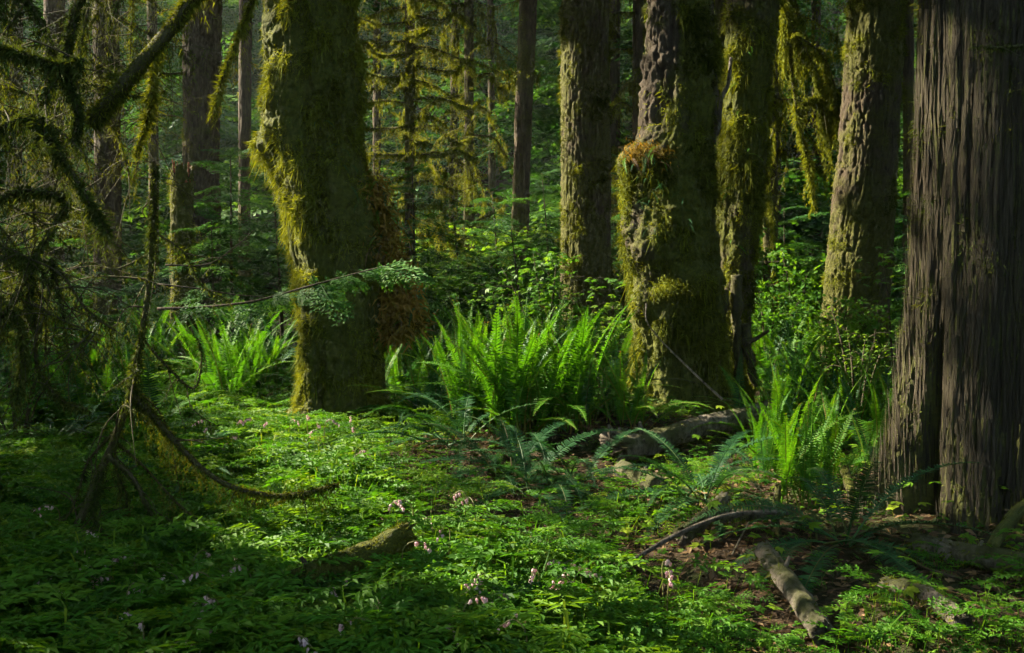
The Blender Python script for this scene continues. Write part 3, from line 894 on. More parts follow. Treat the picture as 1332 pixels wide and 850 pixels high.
# ------------------------------------------------------------------ mossy branches
def fuzz(path, rad, count, length, width, hang_n=0, hang_len=.2, tint=.5, seed=0, open_=None):
    """moss sleeve round a branch, with strands hanging from it"""
    g = Geo(); n = len(path)
    path = np.asarray(path); rad = np.broadcast_to(np.asarray(rad, float), (n,))
    T_ = unit(np.gradient(path, axis=0))
    s = rng.uniform(0, n - 1.001, count); i = s.astype(int); f = (s - i)[:, None]
    P = path[i] * (1 - f) + path[i + 1] * f
    nr = unit(np.cross(T_[i], rand_unit(count)))
    P = P + nr * (rad[i] * .9)[:, None]
    D = nr * .8 + rand_unit(count) * .5 + np.array([0, 0, -.55])
    patch = np.clip(.6 + .9 * noise(P * 5, seed), .15, 1.5)
    c = np.clip(tint + .3 * noise(P * 4, seed + 1) + rng.normal(0, .15, count), 0, 1)
    blades(g, P, D, length * patch * rng.uniform(.5, 1.4, count), width * rng.uniform(.6, 1.3, count), c)
    for k in range(hang_n):
        s = rng.uniform(0, n - 1.001); i = int(s)
        p = path[i] * (1 - s + i) + path[i + 1] * (s - i)
        cl = max(.12, .55 + .9 * float(noise(p * 3.2, seed + 2)))
        L = hang_len * cl * rng.uniform(.3, 1.25)
        m = max(4, int(L / (length * .33)))
        u = np.linspace(0, 1, m)
        Q = p + np.stack([rng.normal(0, .03) * u + .012 * np.sin(u * 6 + k), rng.normal(0, .03) * u, -L * u], -1) + rng.normal(0, .006, (m, 3))
        Dd = np.array([0, 0, -1.0]) + rand_unit(m) * .75
        blades(g, Q, Dd, length * rng.uniform(.7, 1.3, m) * (1.1 - .5 * u), width * rng.uniform(.7, 1.3, m) * (1.1 - .5 * u), np.clip(tint + .1 + rng.normal(0, .18, m), 0, 1))
    return g


def branch(root, pts, Y, r0, r1, moss=600, ml=.035, mw=.008, hang=0, hl=.2, tint=.5, mat='moss', twigs=0, tw_len=.4, seed=0, lab=None, dY=0.0, name='branch'):
    if len(pts[0]) == 2:
        m = len(pts); P = [at(a, b, Y + dY * k / max(1, m - 1)) for k, (a, b) in enumerate(pts)]
    else:
        P = pts
    n = max(14, 7 * len(P))
    path = spline(P, n)
    path = path + .4 * r0 * np.stack([noise(path * 7 + s, seed) for s in (0, 50, 90)], -1)
    rad = np.linspace(r0, r1, n)
    g = Geo(); tube(g, path, rad, 8, .45, .25, seed + 1)
    tw = []
    for k in range(twigs):
        i = rng.integers(2, n - 1)
        d = unit(rand_unit(1)[0] * (1, .7, .7) + (0, 0, -.35)); l = tw_len * rng.uniform(.3, 1.2)
        q = spline([path[i], path[i] + d * l * .5 + rng.normal(0, .03, 3), path[i] + d * l + (0, 0, -.25 * l) + rng.normal(0, .05, 3)], 9)
        tube(g, q, np.linspace(min(.006, max(.0035, r1 * .6)), .0012, 9), 4, .4, cap=False); tw.append(q)
    o = part(name, g, M['twig'], root, True, lab)
    if moss:
        gm = fuzz(path, rad, moss, ml, mw, hang, hl, tint, seed)
        for q in tw:
            if rng.uniform() < .75:
                gq = fuzz(q, .003, int(moss * .05) + 20, ml * .6, mw * .8, int(hang * .05) + 2, hl * .5, tint, seed)
                V, Q, T3, A = gq.arrays(); gm.add(V, None, T3, A)
        part('moss', gm, M[mat], o)
    return path


# overhanging mossy tree at the left: its trunk stands just outside the picture
tb = onground(-3.15, 5.6)
LT = thing('mossy_tree', tb, 'overhanging tree with crooked limbs wrapped in thick hanging green moss at the upper left', 'tree')
g = Geo(); tp_ = spline([tb - (0, 0, .2), tb + (.05, 0, 2), tb + (-.1, .1, 5), tb + (0, 0, 9)], 40)
tube(g, tp_, np.linspace(.2, .1, 40), 20, .6, .2, 4)
part('trunk', g, M['maple'], LT, True)
LIMBS = [
    ([(420, -120), (330, -60), (262, -12), (215, 48), (165, 105), (118, 165)], 5.4, .020, .038, 5200, .055, .008, 160, .16, .55, 3, 'thick'),
    ([(400, -90), (300, -40), (232, 22), (203, 80), (195, 140), (176, 205)], 5.9, .012, .006, 2600, .05, .008, 170, .14, .72, 2, 'x'),
    ([(430, -60), (345, -20), (318, 30), (298, 78), (276, 150)], 6.2, .010, .005, 2200, .05, .008, 180, .16, .78, 2, 'x'),
    ([(150, -60), (112, -15), (92, 40), (86, 95), (100, 150), (96, 185)], 5.0, .020, .012, 3000, .05, .008, 200, .24, .42, 4, 'x'),
    ([(-60, 20), (-10, 60), (30, 70), (75, 82), (108, 78)], 5.0, .016, .008, 1600, .045, .008, 190, .26, .35, 5, 'x'),
    ([(-60, 150), (-5, 165), (40, 150), (62, 175), (100, 235), (138, 305)], 4.9, .015, .007, 2200, .05, .008, 260, .28, .45, 5, 'x'),
    ([(-60, 250), (-10, 260), (30, 250), (85, 262), (60, 310), (15, 395), (-20, 430)], 5.2, .014, .010, 2000, .05, .008, 150, .22, .40, 6, 'x'),
    ([(-40, 330), (20, 335), (70, 345), (110, 400), (150, 430)], 5.6, .010, .004, 1300, .04, .007, 120, .2, .45, 6, 'x'),
    ([(-60, -20), (-10, 0), (20, -20), (48, 20), (70, 75), (55, 140)], 5.3, .012, .004, 1200, .045, .007, 130, .25, .4, 7, 'x'),
    ([(200, -50), (160, -10), (140, 50), (150, 100), (135, 150)], 6.5, .010, .003, 900, .045, .008, 90, .2, .4, 8, 'x'),
    ([(-50, 90), (0, 110), (55, 125), (120, 110), (170, 125), (215, 118)], 6.2, .010, .003, 900, .04, .007, 100, .22, .4, 9, 'x'),
    ([(-40, 380), (10, 400), (30, 450), (22, 520)], 5.2, .012, .005, 1200, .045, .008, 120, .28, .4, 5, 'x'),
    ([(-30, 300), (25, 340), (45, 420), (50, 480), (80, 520), (112, 532)], 5.4, .012, .006, 1300, .045, .008, 90, .2, .4, 4, 'x'),
]
for k, (pts, Y, r0, r1, mo, ml, mw, hg, hl, ti, tw, _) in enumerate(LIMBS):
    branch(LT, pts, Y, r0, r1, mo, ml, mw, hg, hl, ti, 'moss_deep' if ti < .5 else 'moss', tw, .35, 100 + k, dY=-.15)
for k in range(34):
    x0, y0 = rng.uniform(-30, 200), rng.uniform(-30, 470)
    if x0 > 120 and y0 > 250: x0 -= 110
    L = rng.uniform(70, 170); a = rng.normal(1.1, .7)
    pts = [(x0 - math.cos(a) * L * .5, y0 - 15 - math.sin(a) * L * .3), (x0, y0 + rng.normal(0, 12)), (x0 + math.cos(a) * L * .5, y0 + math.sin(a) * L * .6)]
    branch(LT, pts, rng.uniform(5.0, 7.8), .007, .002, 420, .03, .005, 60, .2, .55, 'moss_deep' if k % 2 else 'moss', 14, .5, 200 + k)

# leaning dead stem with arching boughs, nearer the ground
lb = onground(*(at(105, 690, 5.9)[:2]))
LD = thing('dead_sapling', lb, 'leaning dead stem with arching moss-draped boughs sagging to the ground at the left', 'dead tree')
branch(LD, [(203, 215), (198, 300), (190, 400), (176, 480), (165, 530), (128, 620), (98, 690)], 5.9, .009, .024, 3600, .034, .007, 150, .16, .42, 'moss_deep', 18, .45, 301, name='trunk')
for k, (pts, Y, r0, r1, mo, hg, hl, ti) in enumerate([
    ([(172, 515), (205, 548), (240, 588), (290, 628), (345, 643), (400, 640), (440, 630)], 5.9, .020, .007, 2600, 190, .17, .52),
    ([(140, 592), (172, 622), (196, 668), (212, 700), (228, 732)], 5.8, .015, .005, 1400, 70, .14, .4),
    ([(133, 605), (126, 640), (122, 672), (140, 700)], 5.7, .013, .005, 900, 60, .14, .4),
    ([(150, 560), (115, 600), (95, 660), (70, 690)], 6.0, .009, .003, 500, 30, .1, .32),
    ([(185, 440), (220, 480), (252, 505), (262, 470), (258, 440)], 6.2, .007, .003, 400, 16, .08, .4),
    ([(150, 575), (190, 610), (228, 652), (262, 680), (285, 690)], 6.1, .008, .003, 700, 60, .18, .42),
    ([(160, 540), (150, 600), (165, 650), (158, 690)], 6.0, .007, .003, 600, 60, .2, .36),
    ([(198, 300), (240, 330), (262, 372), (300, 392)], 6.1, .006, .002, 300, 14, .08, .4),
    ([(195, 330), (150, 350), (110, 342), (70, 370)], 6.0, .006, .002, 400, 24, .14, .4)]):
    branch(LD, pts, Y, r0, r1, mo, .035, .007, hg, hl, ti, 'moss_deep' if ti < .45 else 'moss', 5, .3, 310 + k)

# the dead-branched spruce, hung with golden moss
def mossy_spruce(name, px, Y, w, label, keys_y, nb, spread, seed, tint=.75, group=None, moss='moss', droop=.5, xr=None, z0=1.0, crown=True, hl=.5):
    info = big_tree(name, label, [(-60, px - w / 2, px + w / 2), (200, px - w / 2, px + w / 2), (400, px - w / 2 - 1, px + w / 2 + 1)], Y, 'fir', 'fir', 50, .06, seed, 20, .5, 1500, .06, .018, 'moss', .35, group=group, crown=crown)
    b = info['base']
    for k in range(nb):
        z = rng.uniform(*keys_y) if nb < 12 else keys_y[0] + (keys_y[1] - keys_y[0]) * (k + rng.uniform(0, .8)) / nb
        a = k * 2.4 + rng.uniform(-.5, .5)
        l = spread * rng.uniform(.55, 1.15)
        d = np.array([math.cos(a), math.sin(a), 0])
        p0 = np.array([info['cx'](z), Y, z])
        dr = droop * rng.uniform(.3, 1.6); kx = rng.normal(0, .12, 3) * l
        pts = [p0, p0 + d * l * .4 + (0, 0, -.02 * l) + kx * .6, p0 + d * l * .75 + (0, 0, -dr * .35 * l) - kx * .5, p0 + d * l + (0, 0, -dr * .75 * l) + kx]
        branch(info['root'], pts, Y, .018, .004, 560, .07, .021, int(rng.uniform(40, 120)), hl * rng.uniform(.5, 1.4), tint, moss, 8, .75, seed * 7 + k)
    return info


mossy_spruce('spruce_tree', 533, 18, 12, 'slim spruce with bare drooping dead branches hung with golden-green moss', (2.0, 6.6), 44, 1.5, 71, .85, droop=.28, hl=.26)
mossy_spruce('mossy_hemlock', 1002, 16.8, 18, 'hemlock with long drooping boughs curtained in golden moss behind the slender trunk', (3.2, 6.4), 20, 1.5, 73, .86, droop=.9, hl=.8)
mossy_spruce('mossy_hemlock', 830, 24, 14, 'small mossy hemlock glimpsed in the gap beside the burled trunk', (1.5, 8), 24, 1.6, 75, .6)
mossy_spruce('mossy_hemlock', 610, 23, 12, 'mossy hemlock with golden drooping twigs between the spruce and the thin brown fir', (1.2, 7.5), 28, 1.7, 79, .75, droop=.8)

# the long drooping golden bough between the slender trunk and the leaning fir
HB = thing('mossy_bough', at(1030, -60, 14), 'long drooping golden mossy bough hanging above the leafy bush', 'branch')
ORIGIN[HB.name] = at(1030, -60, 14)
for k, (pts, r0, mo, hg, hl) in enumerate([
    ([(1015, -40), (1028, 30), (1055, 80), (1075, 130)], .03, 900, 160, .75), ([(1022, 0), (1030, 90), (1040, 160), (1052, 210), (1058, 262)], .025, 1400, 240, .30),
    ([(1040, 50), (1068, 70), (1085, 110), (1092, 150)], .02, 600, 130, .65), ([(1040, 140), (1062, 130), (1082, 150)], .02, 600, 120, .6)]):
    branch(HB, pts, 14, r0, .008, mo, .07, .02, hg, hl, .88, 'moss', 5, .5, 400 + k)

# dead arching bough of the cedar, upper right
CB = T['cedar']['root']
branch(CB, [(1265, 60), (1300, 62), (1345, 60)][::-1], 5.7, .010, .003, 220, .03, .006, 30, .08, .45, 'moss_deep', 3, .2, 430)
# curved bare stick leaning between the stems
g = Geo(); tube(g, spline([at(951, 75, 11.2), at(947, 110, 11.15), at(938, 130, 11.1), at(935, 165, 11.1), at(927, 182, 11.1)], 24), np.linspace(.016, .024, 24), 9, .1, .3, 5)
part('bare_branch', g, M['pale_log'], T['stem']['root'], True)
# hanging ferny moss skirt on the maple
def skirt(info, pts, Y, count, mat, length, spread, parent, name='moss_skirt', tint=.5, out=.05):
    path = spline([at(a, b, Y) for a, b in pts], 60)
    i = rng.integers(0, 60, count)
    P = path[i] + rng.normal(0, 1, (count, 3)) * (spread, spread * 1.2, .05)
    D = rand_unit(count) * .8 + np.array([.25, -.35, -.7])
    g = Geo(); c = np.clip(tint + .5 * noise(P * 5, 5) + rng.normal(0, .15, count), 0, 1)
    blades(g, P, D, length * rng.uniform(.5, 1.4, count), length * .2, c)
    return part(name, g, M[mat], parent)
skirt(T['maple'], [(478, 235), (492, 270), (500, 310), (508, 340), (512, 380), (516, 410), (512, 440)], 10.75, 3200, 'dry_moss', .11, .085, T['maple']['trunk'], tint=.52)
skirt(T['maple'], [(505, 330), (518, 370), (532, 405), (536, 425)], 10.75, 1500, 'dry_moss', .11, .08, T['maple']['trunk'], tint=.45)
skirt(T['burl'], [(818, 195), (832, 200), (848, 198), (865, 206)], 10.5, 800, 'dry_moss', .06, .05, T['burl']['trunk'], tint=.35)
skirt(T['burl'], [(818, 215), (815, 260), (822, 310), (818, 350)], 10.8, 1800, 'moss', .06, .04, T['burl']['trunk'], tint=.6)
skirt(T['burl'], [(850, 380), (880, 372), (905, 378)], 10.5, 1500, 'moss', .05, .05, T['burl']['trunk'], tint=.62)

# twisted roots and shoots at the foot of the slender trunk
for k, pts in enumerate([[(955, 360), (958, 410), (962, 450), (955, 500), (945, 530)], [(940, 380), (935, 430), (940, 470), (930, 520)], [(968, 420), (975, 470), (985, 500)]]):
    branch(T['twin']['root'], pts, 11.3, .06, .04, 800, .04, .011, 10, .1, .5, 'moss', 0, .2, 450 + k, name='root')


# ------------------------------------------------------------------ ferns
def frond_geo(L, a0, a1, p, npin, lp, seed, fiddle=False, base=.16):
    r = np.random.default_rng(seed)
    n = 42; t = np.linspace(0, 1, n)
    a = a0 + (a1 - a0) * t ** p
    if fiddle: a = a + np.clip((t - .88) / .12, 0, 1) ** 1.3 * 5.2
    side = .10 * np.sin(t * 2.2 + r.uniform(0, 6)) * r.uniform(-1, 1)
    dl = L / (n - 1) * np.where(t > .88, .45 if fiddle else 1, 1)
    Tn = np.stack([np.sin(a), side * .6, np.cos(a)], -1); Tn = unit(Tn)
    path = np.cumsum(Tn * np.asarray(dl)[:, None], 0); path -= path[0]
    g = Geo()
    tube(g, path[::2], np.linspace(.0065, .0012, n)[::2] * (L / .9) ** .5, 4, .86, cap=False)
    tp = base + (1 - base) * ((np.arange(npin) + .5) / npin)
    if fiddle: tp = tp[tp < .93]
    sp = L * (1 - base) / npin
    P = np.stack([np.interp(tp, t, path[:, i]) for i in range(3)], -1)
    TT = unit(np.stack([np.interp(tp, t, Tn[:, i]) for i in range(3)], -1))
    ang = np.interp(tp, t, a)
    NN = np.stack([-np.cos(ang), 0 * ang, np.sin(ang)], -1)
    SS = unit(np.cross(NN, TT)); NN = np.cross(TT, SS)
    prof = np.where(tp < .35, .62 + .38 * ((tp - base) / (.35 - base)), 1 - .93 * np.clip((tp - .35) / .65, 0, 1) ** 1.35)
    if fiddle: prof = prof * np.clip((.97 - tp) / .2, .12, 1)
    for sd in (1, -1):
        m = len(tp)
        l = L * lp * prof * r.uniform(.88, 1.1, m)
        f = .14 + .5 * tp ** 3 + r.normal(0, .07, m)
        lift = .22 + r.normal(0, .12, m)
        D = SS * (sd * np.cos(f))[:, None] + TT * np.sin(f)[:, None] + NN * lift[:, None]; D = unit(D)
        W = unit(TT - D * np.sum(TT * D, 1, keepdims=True))
        w = np.minimum(sp * .78, l * .5 + .002)
        dr = -NN * (l * r.uniform(.05, .2, m))[:, None]
        lv, wv = l[:, None], w[:, None]
        V = np.stack([P - W * wv * .40, P + W * wv * .62, P + D * lv * .55 + W * wv * .36, P + D * lv + W * wv * .12 + dr, P + D * lv * .55 - W * wv * .34], 1)
        o = np.arange(m)[:, None] * 5
        Q = np.concatenate([o, o + 1, o + 2, o + 4], 1); T3 = np.concatenate([o + 4, o + 2, o + 3], 1)
        c = np.clip(.42 + .16 * tp + r.normal(0, .08, m), 0, .82)
        if fiddle: c = np.where(tp > .86, .92, c)
        g.add(V.reshape(-1, 3), Q, T3, np.repeat(c, 5))
    return g


FR = {'up': [], 'fid': [], 'arch': [], 'droop': []}
for k in range(6): FR['up'].append(frond_geo(1.0, rng.uniform(.05, .25), rng.uniform(.6, 1.25), 1.8, 50, .078, 500 + k))
for k in range(4): FR['fid'].append(frond_geo(1.0, rng.uniform(.02, .12), rng.uniform(.15, .4), 1.5, 44, .075, 520 + k, True))
for k in range(6): FR['arch'].append(frond_geo(1.0, rng.uniform(.4, .7), rng.uniform(1.6, 2.0), 1.1, 50, .088, 540 + k))
for k in range(5): FR['droop'].append(frond_geo(1.0, rng.uniform(.9, 1.15), rng.uniform(1.9, 2.5), .8, 50, .092, 560 + k))
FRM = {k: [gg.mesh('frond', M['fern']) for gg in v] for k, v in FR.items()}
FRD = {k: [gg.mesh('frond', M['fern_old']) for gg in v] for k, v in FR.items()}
FRB = [gg.mesh('dead_frond', M['litter']) for gg in FR['droop']]


def fern(loc, H, label, up=10, fid=0, arch=8, droop=0, old=.3, name='sword_fern', group='sword ferns', az=None, spread=6.283, tilt=0.0, under=True):
    root = thing(name, loc, label, 'fern', group)
    k0 = rng.uniform(0, 6.28)
    for kind, cnt in (('up', up), ('fid', fid), ('arch', arch), ('droop', droop)):
        for k in range(cnt):
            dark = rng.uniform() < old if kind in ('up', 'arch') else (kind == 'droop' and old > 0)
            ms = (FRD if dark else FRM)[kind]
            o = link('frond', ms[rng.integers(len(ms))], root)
            a = k0 + spread * (k + rng.uniform(-.35, .35)) / cnt if az is None else az + rng.uniform(-.5, .5) * spread
            s = H * rng.uniform(.78, 1.12)
            o.scale = (s, s * rng.choice([-1, 1]) * rng.uniform(.9, 1.15), s)
            o.rotation_euler = (rng.normal(0, .14), rng.normal(.08, .10) + tilt, a)
            o.location = (float(rng.normal(0, .09) * H), float(rng.normal(0, .07) * H), -.02)
            k0 += .37
    for k in range(int(rng.integers(2, 5)) if H > .5 else 1):
        o = link('dead_frond', FRB[rng.integers(len(FRB))], root)
        s = H * rng.uniform(.5, .8); o.scale = (s, s * .8, s); o.rotation_euler = (rng.normal(0, .2), rng.uniform(.1, .35), rng.uniform(0, 6.28)); o.location = (0, 0, .02)
    return root


def fern_px(px, py, top, label, **kw):
    p = G(px, py); H = (py - top) * p[1] / FPX
    if kw.get('up', 0) + kw.get('fid', 0) < 4: H = max(H, .72); p[2] += .09; kw = dict(kw, arch=kw.get('arch', 0) + 3, droop=int(kw.get('droop', 0) * 1.5))
    return fern(p, H * 1.18, label, **kw)


FERNS = [
    (668, 575, 412, 'tallest upright sword fern in the middle of the sunlit thicket', dict(up=36, arch=8, old=.06, fid=6)),
    (742, 568, 420, 'sword fern in the sunlit thicket nearest the burled trunk side', dict(up=32, arch=8, old=.08, fid=6)),
    (614, 560, 425, 'sunlit sword fern at the edge of the thicket nearest the mossy maple', dict(up=24, arch=9, old=.1, fid=8)),
    (800, 545, 472, 'sword fern with brown stalks crowding the foot of the burled trunk', dict(up=14, arch=8, old=.3, fid=3)),
    (700, 530, 405, 'sunlit sword fern at the back of the thicket below the olive-brown fir', dict(up=16, arch=6, old=.1, fid=3)),
    (628, 520, 400, 'pale curling sword fern at the back of the thicket with many coiled tips', dict(up=12, arch=6, old=.1, fid=9)),
    (765, 520, 408, 'back sword fern of the thicket beside the yellow-leaved sprig', dict(up=14, arch=6, old=.1, fid=3)),
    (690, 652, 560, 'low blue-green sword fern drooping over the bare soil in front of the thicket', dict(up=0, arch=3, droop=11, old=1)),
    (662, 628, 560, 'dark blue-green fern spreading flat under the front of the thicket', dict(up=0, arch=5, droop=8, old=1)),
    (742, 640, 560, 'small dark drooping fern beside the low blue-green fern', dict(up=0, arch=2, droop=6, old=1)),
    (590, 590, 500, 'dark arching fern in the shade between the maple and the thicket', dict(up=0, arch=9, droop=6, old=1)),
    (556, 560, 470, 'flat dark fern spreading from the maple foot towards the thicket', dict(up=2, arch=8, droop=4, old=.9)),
    (484, 533, 432, 'upright young fern at the very foot of the thick mossy maple', dict(up=6, fid=7, arch=2, old=.1)),
    (524, 524, 436, 'bushy fern beside the maple foot under the dry moss skirt', dict(up=9, fid=3, arch=6, old=.5)),
    (412, 532, 498, 'blue-green fern hugging the near side of the maple foot', dict(up=0, arch=3, droop=6, old=1)),
    (325, 520, 405, 'large bright sword fern between the broken snag and the mossy maple', dict(up=20, arch=8, old=.1, fid=3)),
    (366, 508, 428, 'dark arching fern pressed between the bright fern and the mossy maple', dict(up=6, arch=9, old=.7)),
    (268, 510, 412, 'upright bright fern just in front of the broken snag', dict(up=14, arch=6, old=.2)),
    (205, 500, 400, 'shaded fern behind the leaning dead stem', dict(up=14, arch=6, old=.4)),
    (180, 592, 440, 'tall thin-fronded fern growing through the leaning dead boughs', dict(up=10, arch=8, old=.3, fid=2)),
    (110, 560, 440, 'dim upright fern in the mossy tangle left of the dead stem', dict(up=10, arch=7, old=.5)),
    (40, 560, 455, 'dim fern under the moss-hung limbs near the left edge', dict(up=9, arch=8, old=.7)),
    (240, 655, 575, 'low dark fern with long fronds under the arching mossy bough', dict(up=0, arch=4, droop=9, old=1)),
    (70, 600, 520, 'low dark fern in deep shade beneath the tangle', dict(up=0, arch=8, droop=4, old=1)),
    (1045, 660, 520, 'bright upright young fern with coiled brown tips near the cedar', dict(up=4, fid=13, arch=1, old=0)),
    (1000, 625, 515, 'young fern with slender stalks behind the broken grey stick', dict(up=3, fid=10, arch=3, old=.1)),
    (1135, 615, 480, 'bright sword fern just beside the cedar root flare', dict(up=10, arch=7, old=.25)),
    (915, 665, 605, 'low blue-green fern spreading beside the short log', dict(up=0, arch=7, droop=7, old=1)),
    (1092, 725, 650, 'low dark fern hanging over the litter by the cedar roots', dict(up=0, arch=2, droop=8, old=1)),
    (1160, 560, 470, 'shaded fern tucked close behind the cedar trunk', dict(up=8, arch=8, old=.6)),
    (1060, 560, 470, 'dark fern behind the bright young ferns', dict(up=8, arch=8, old=.6)),
    (850, 545, 500, 'small fern growing behind the pale log at the burled trunk', dict(up=0, arch=6, droop=3, old=.8)),
    (850, 545, 480, 'arching fern leaning out from the burled trunk foot', dict(up=3, arch=8, old=.5)),
    (950, 505, 455, 'small fern behind the pale log beside the twisted roots', dict(up=5, arch=6, old=.5)),
]
for px, py, top, lab, kw in FERNS:
    fern_px(px, py, top, lab, **kw)

for px, py, top, lab, kw in [
    (1078, 640, 530, 'bright fern with upright fronds between the coiled young ferns and the cedar', dict(up=11, fid=3, arch=5, old=.1)),
    (1015, 590, 470, 'bright upright fern rising behind the end of the pale fallen log', dict(up=12, fid=4, arch=5, old=.1)),
    (1100, 585, 462, 'tall sunlit fern in the back row beside the cedar trunk', dict(up=13, arch=6, old=.1)),
    (1040, 540, 455, 'sunlit fern in the hollow before the leafy green bush', dict(up=12, arch=6, old=.1)),
    (1150, 600, 480, 'arching fern spilling out beside the left edge of the cedar', dict(up=7, arch=9, old=.15)),
    (1075, 600, 490, 'broad arching fern behind the coiled young ferns', dict(up=8, arch=10, old=.15)),
    (980, 560, 470, 'arching fern at the raised end of the pale fallen log', dict(up=8, arch=9, old=.2)),
    (290, 532, 412, 'tall bright fern nearest the leaning dead stem side of the maple', dict(up=16, arch=6, old=.1)),
    (352, 524, 415, 'tall bright fern touching the lit side of the thick mossy maple', dict(up=16, arch=6, old=.1)),
    (560, 545, 440, 'bright upright fern filling the gap between the maple and the thicket', dict(up=12, fid=4, arch=5, old=.15)),
    (820, 560, 450, 'bright fern against the burled trunk at the end of the thicket', dict(up=10, fid=3, arch=6, old=.1))]:
    fern_px(px, py, top, lab, **kw)
BACK = [(600, 14.2, .95), (640, 15.5, 1.0), (575, 13, .9), (800, 13.5, 1.0), (690, 14.5, 1.0), (1000, 13, 1.0), (1040, 12, .9), (1090, 11, .9), (1120, 12.5, .9), (1150, 10.5, .9), (1020, 15, 1.0), (1070, 14, 1.0), (985, 14.5, 1.0),
        (1140, 14.5, 1.0), (430, 15, 1.0), (530, 14, 1.0), (555, 16, 1.0), (240, 15, 1.0), (180, 14, 1.0), (300, 15, 1.0), (120, 13, 1.0), (60, 12, 1.0), (10, 11, 1.0), (740, 16, 1.0), (660, 18, 1.1), (1000, 18, 1.1), (1050, 17, 1.1), (345, 16.5, 1), (620, 19, 1.1), (575, 18, 1.1), (20, 14, 1), (1100, 17, 1.1)]
for px, Y, H in BACK:
    x = at(px, 400, Y)[0]
    side = 'behind the thicket and the maple' if 400 < px < 900 else 'in the hollow behind the pale log and young ferns' if px >= 900 else 'in the gloom behind the broken snag and dead stem'
    fern(onground(x, Y), H * 1.1, 'background sword fern %s' % side, up=11, arch=6, old=.3, group='background ferns ' + side)

# small licorice ferns and shoots growing on the trunks, as parts of the trees
def trunk_ferns(info, pts, Yf, n_each, size, mat='fern'):
    for px, py in pts:
        p = at(px, py, Yf) - np.asarray(info['root'].location)
        for k in range(n_each):
            o = link('licorice_fern', (FRM if mat == 'fern' else FRD)['droop'][rng.integers(5)], info['root'])
            o.location = (p + rng.normal(0, .04, 3)).tolist(); s = size * rng.uniform(.6, 1.2); o.scale = (s, s, s)
            o.rotation_euler = (rng.normal(0, .3), rng.uniform(.2, .7), -1.57 + rng.normal(0, .8))
trunk_ferns(T['maple'], [(432, 155), (446, 195), (452, 215), (472, 320), (460, 260)], 10.36, 2, .2, 'old')
for inf, pts, Yd in ((T['maple'], [(482, 240), (494, 275), (500, 300), (506, 330), (512, 360), (520, 385), (528, 405), (515, 415), (508, 345), (500, 320)], 10.7), (T['burl'], [(822, 200), (835, 202), (848, 204), (862, 208)], 10.45)):
    for px, py in pts:
        for k in range(4):
            p = at(px, py, Yd) - np.asarray(inf['root'].location)
            dd_ = FRB if k % 3 == 0 else FRM['droop'] if k % 3 == 1 else FRD['droop']
            o = link('hanging_frond', dd_[rng.integers(5)], inf['root'])
            o.location = (p + rng.normal(0, .05, 3)).tolist(); s_ = rng.uniform(.16, .34); o.scale = (s_, s_, s_)
            o.rotation_euler = (rng.normal(0, .3), rng.uniform(.2, .8), rng.uniform(-2.2, .2))
trunk_ferns(T['burl'], [(838, 225), (858, 240), (885, 250), (830, 260), (846, 255), (850, 300), (890, 290)], 10.5, 4, .16, 'old')
trunk_ferns(T['twin'], [(958, 100), (975, 200), (950, 250), (962, 320), (960, 150), (970, 60)], 11.25, 2, .2)

# ------------------------------------------------------------------ the long cedar bough reaching in front of the maple
hb = at(205, 402, 8.3)
root = thing('cedar_bough', hb, 'long horizontal cedar bough with feathery sprays reaching across in front of the mossy maple', 'branch')
path = spline([at(205, 402, 8.6), at(260, 400, 8.5), at(330, 392, 8.4), at(400, 373, 8.3), at(455, 358, 8.2), at(505, 345, 8.1)], 40)
g = Geo(); tube(g, path, np.linspace(.014, .004, 40), 6, .3, .2, 4)
part('branch', g, M['twig'], root, True)
for px_, py_, r_ in ((410, 600, .8), (450, 640, .95), (490, 680, .6), (430, 690, .5), (380, 620, .5), (340, 575, .5), (520, 710, .4), (700, 800, .5), (780, 810, .5), (860, 800, .45), (620, 780, .4)):
    gap(px_, py_, None, r_)
for k in range(30):
    i = int(min(39, 4 + 35 * (k / 29) ** .8 + rng.uniform(-1, 1)))
    o = link('spray', SPRAY_M[k % 3], root)
    o.location = (path[i] - hb).tolist(); s = rng.choice([.16, .24, .32, .42], p=[.25, .3, .3, .15]) * rng.uniform(.8, 1.15)
    o.scale = (s, s, s); o.rotation_euler = (rng.normal(.55, .5), rng.uniform(-.25, .38), (1 if k % 2 else -1) * rng.uniform(.25, .9) - .05)
for nm_y, pts, lab in ((8.8, [(205, 370), (260, 376), (310, 384), (345, 386)], 'thin bare twig just above the long cedar bough'), (9.0, [(215, 345), (270, 344), (310, 318), (330, 300)], 'thin bare twig curving upward beside the hemlock sapling')):
    g = Geo(); P = spline([at(a, b, nm_y) for a, b in pts], 20); tube(g, P, np.linspace(.009, .003, 20), 6, .3, .2, 2)
    whole('bare_twig', g, M['twig'], lab, 'twig', smooth=True)


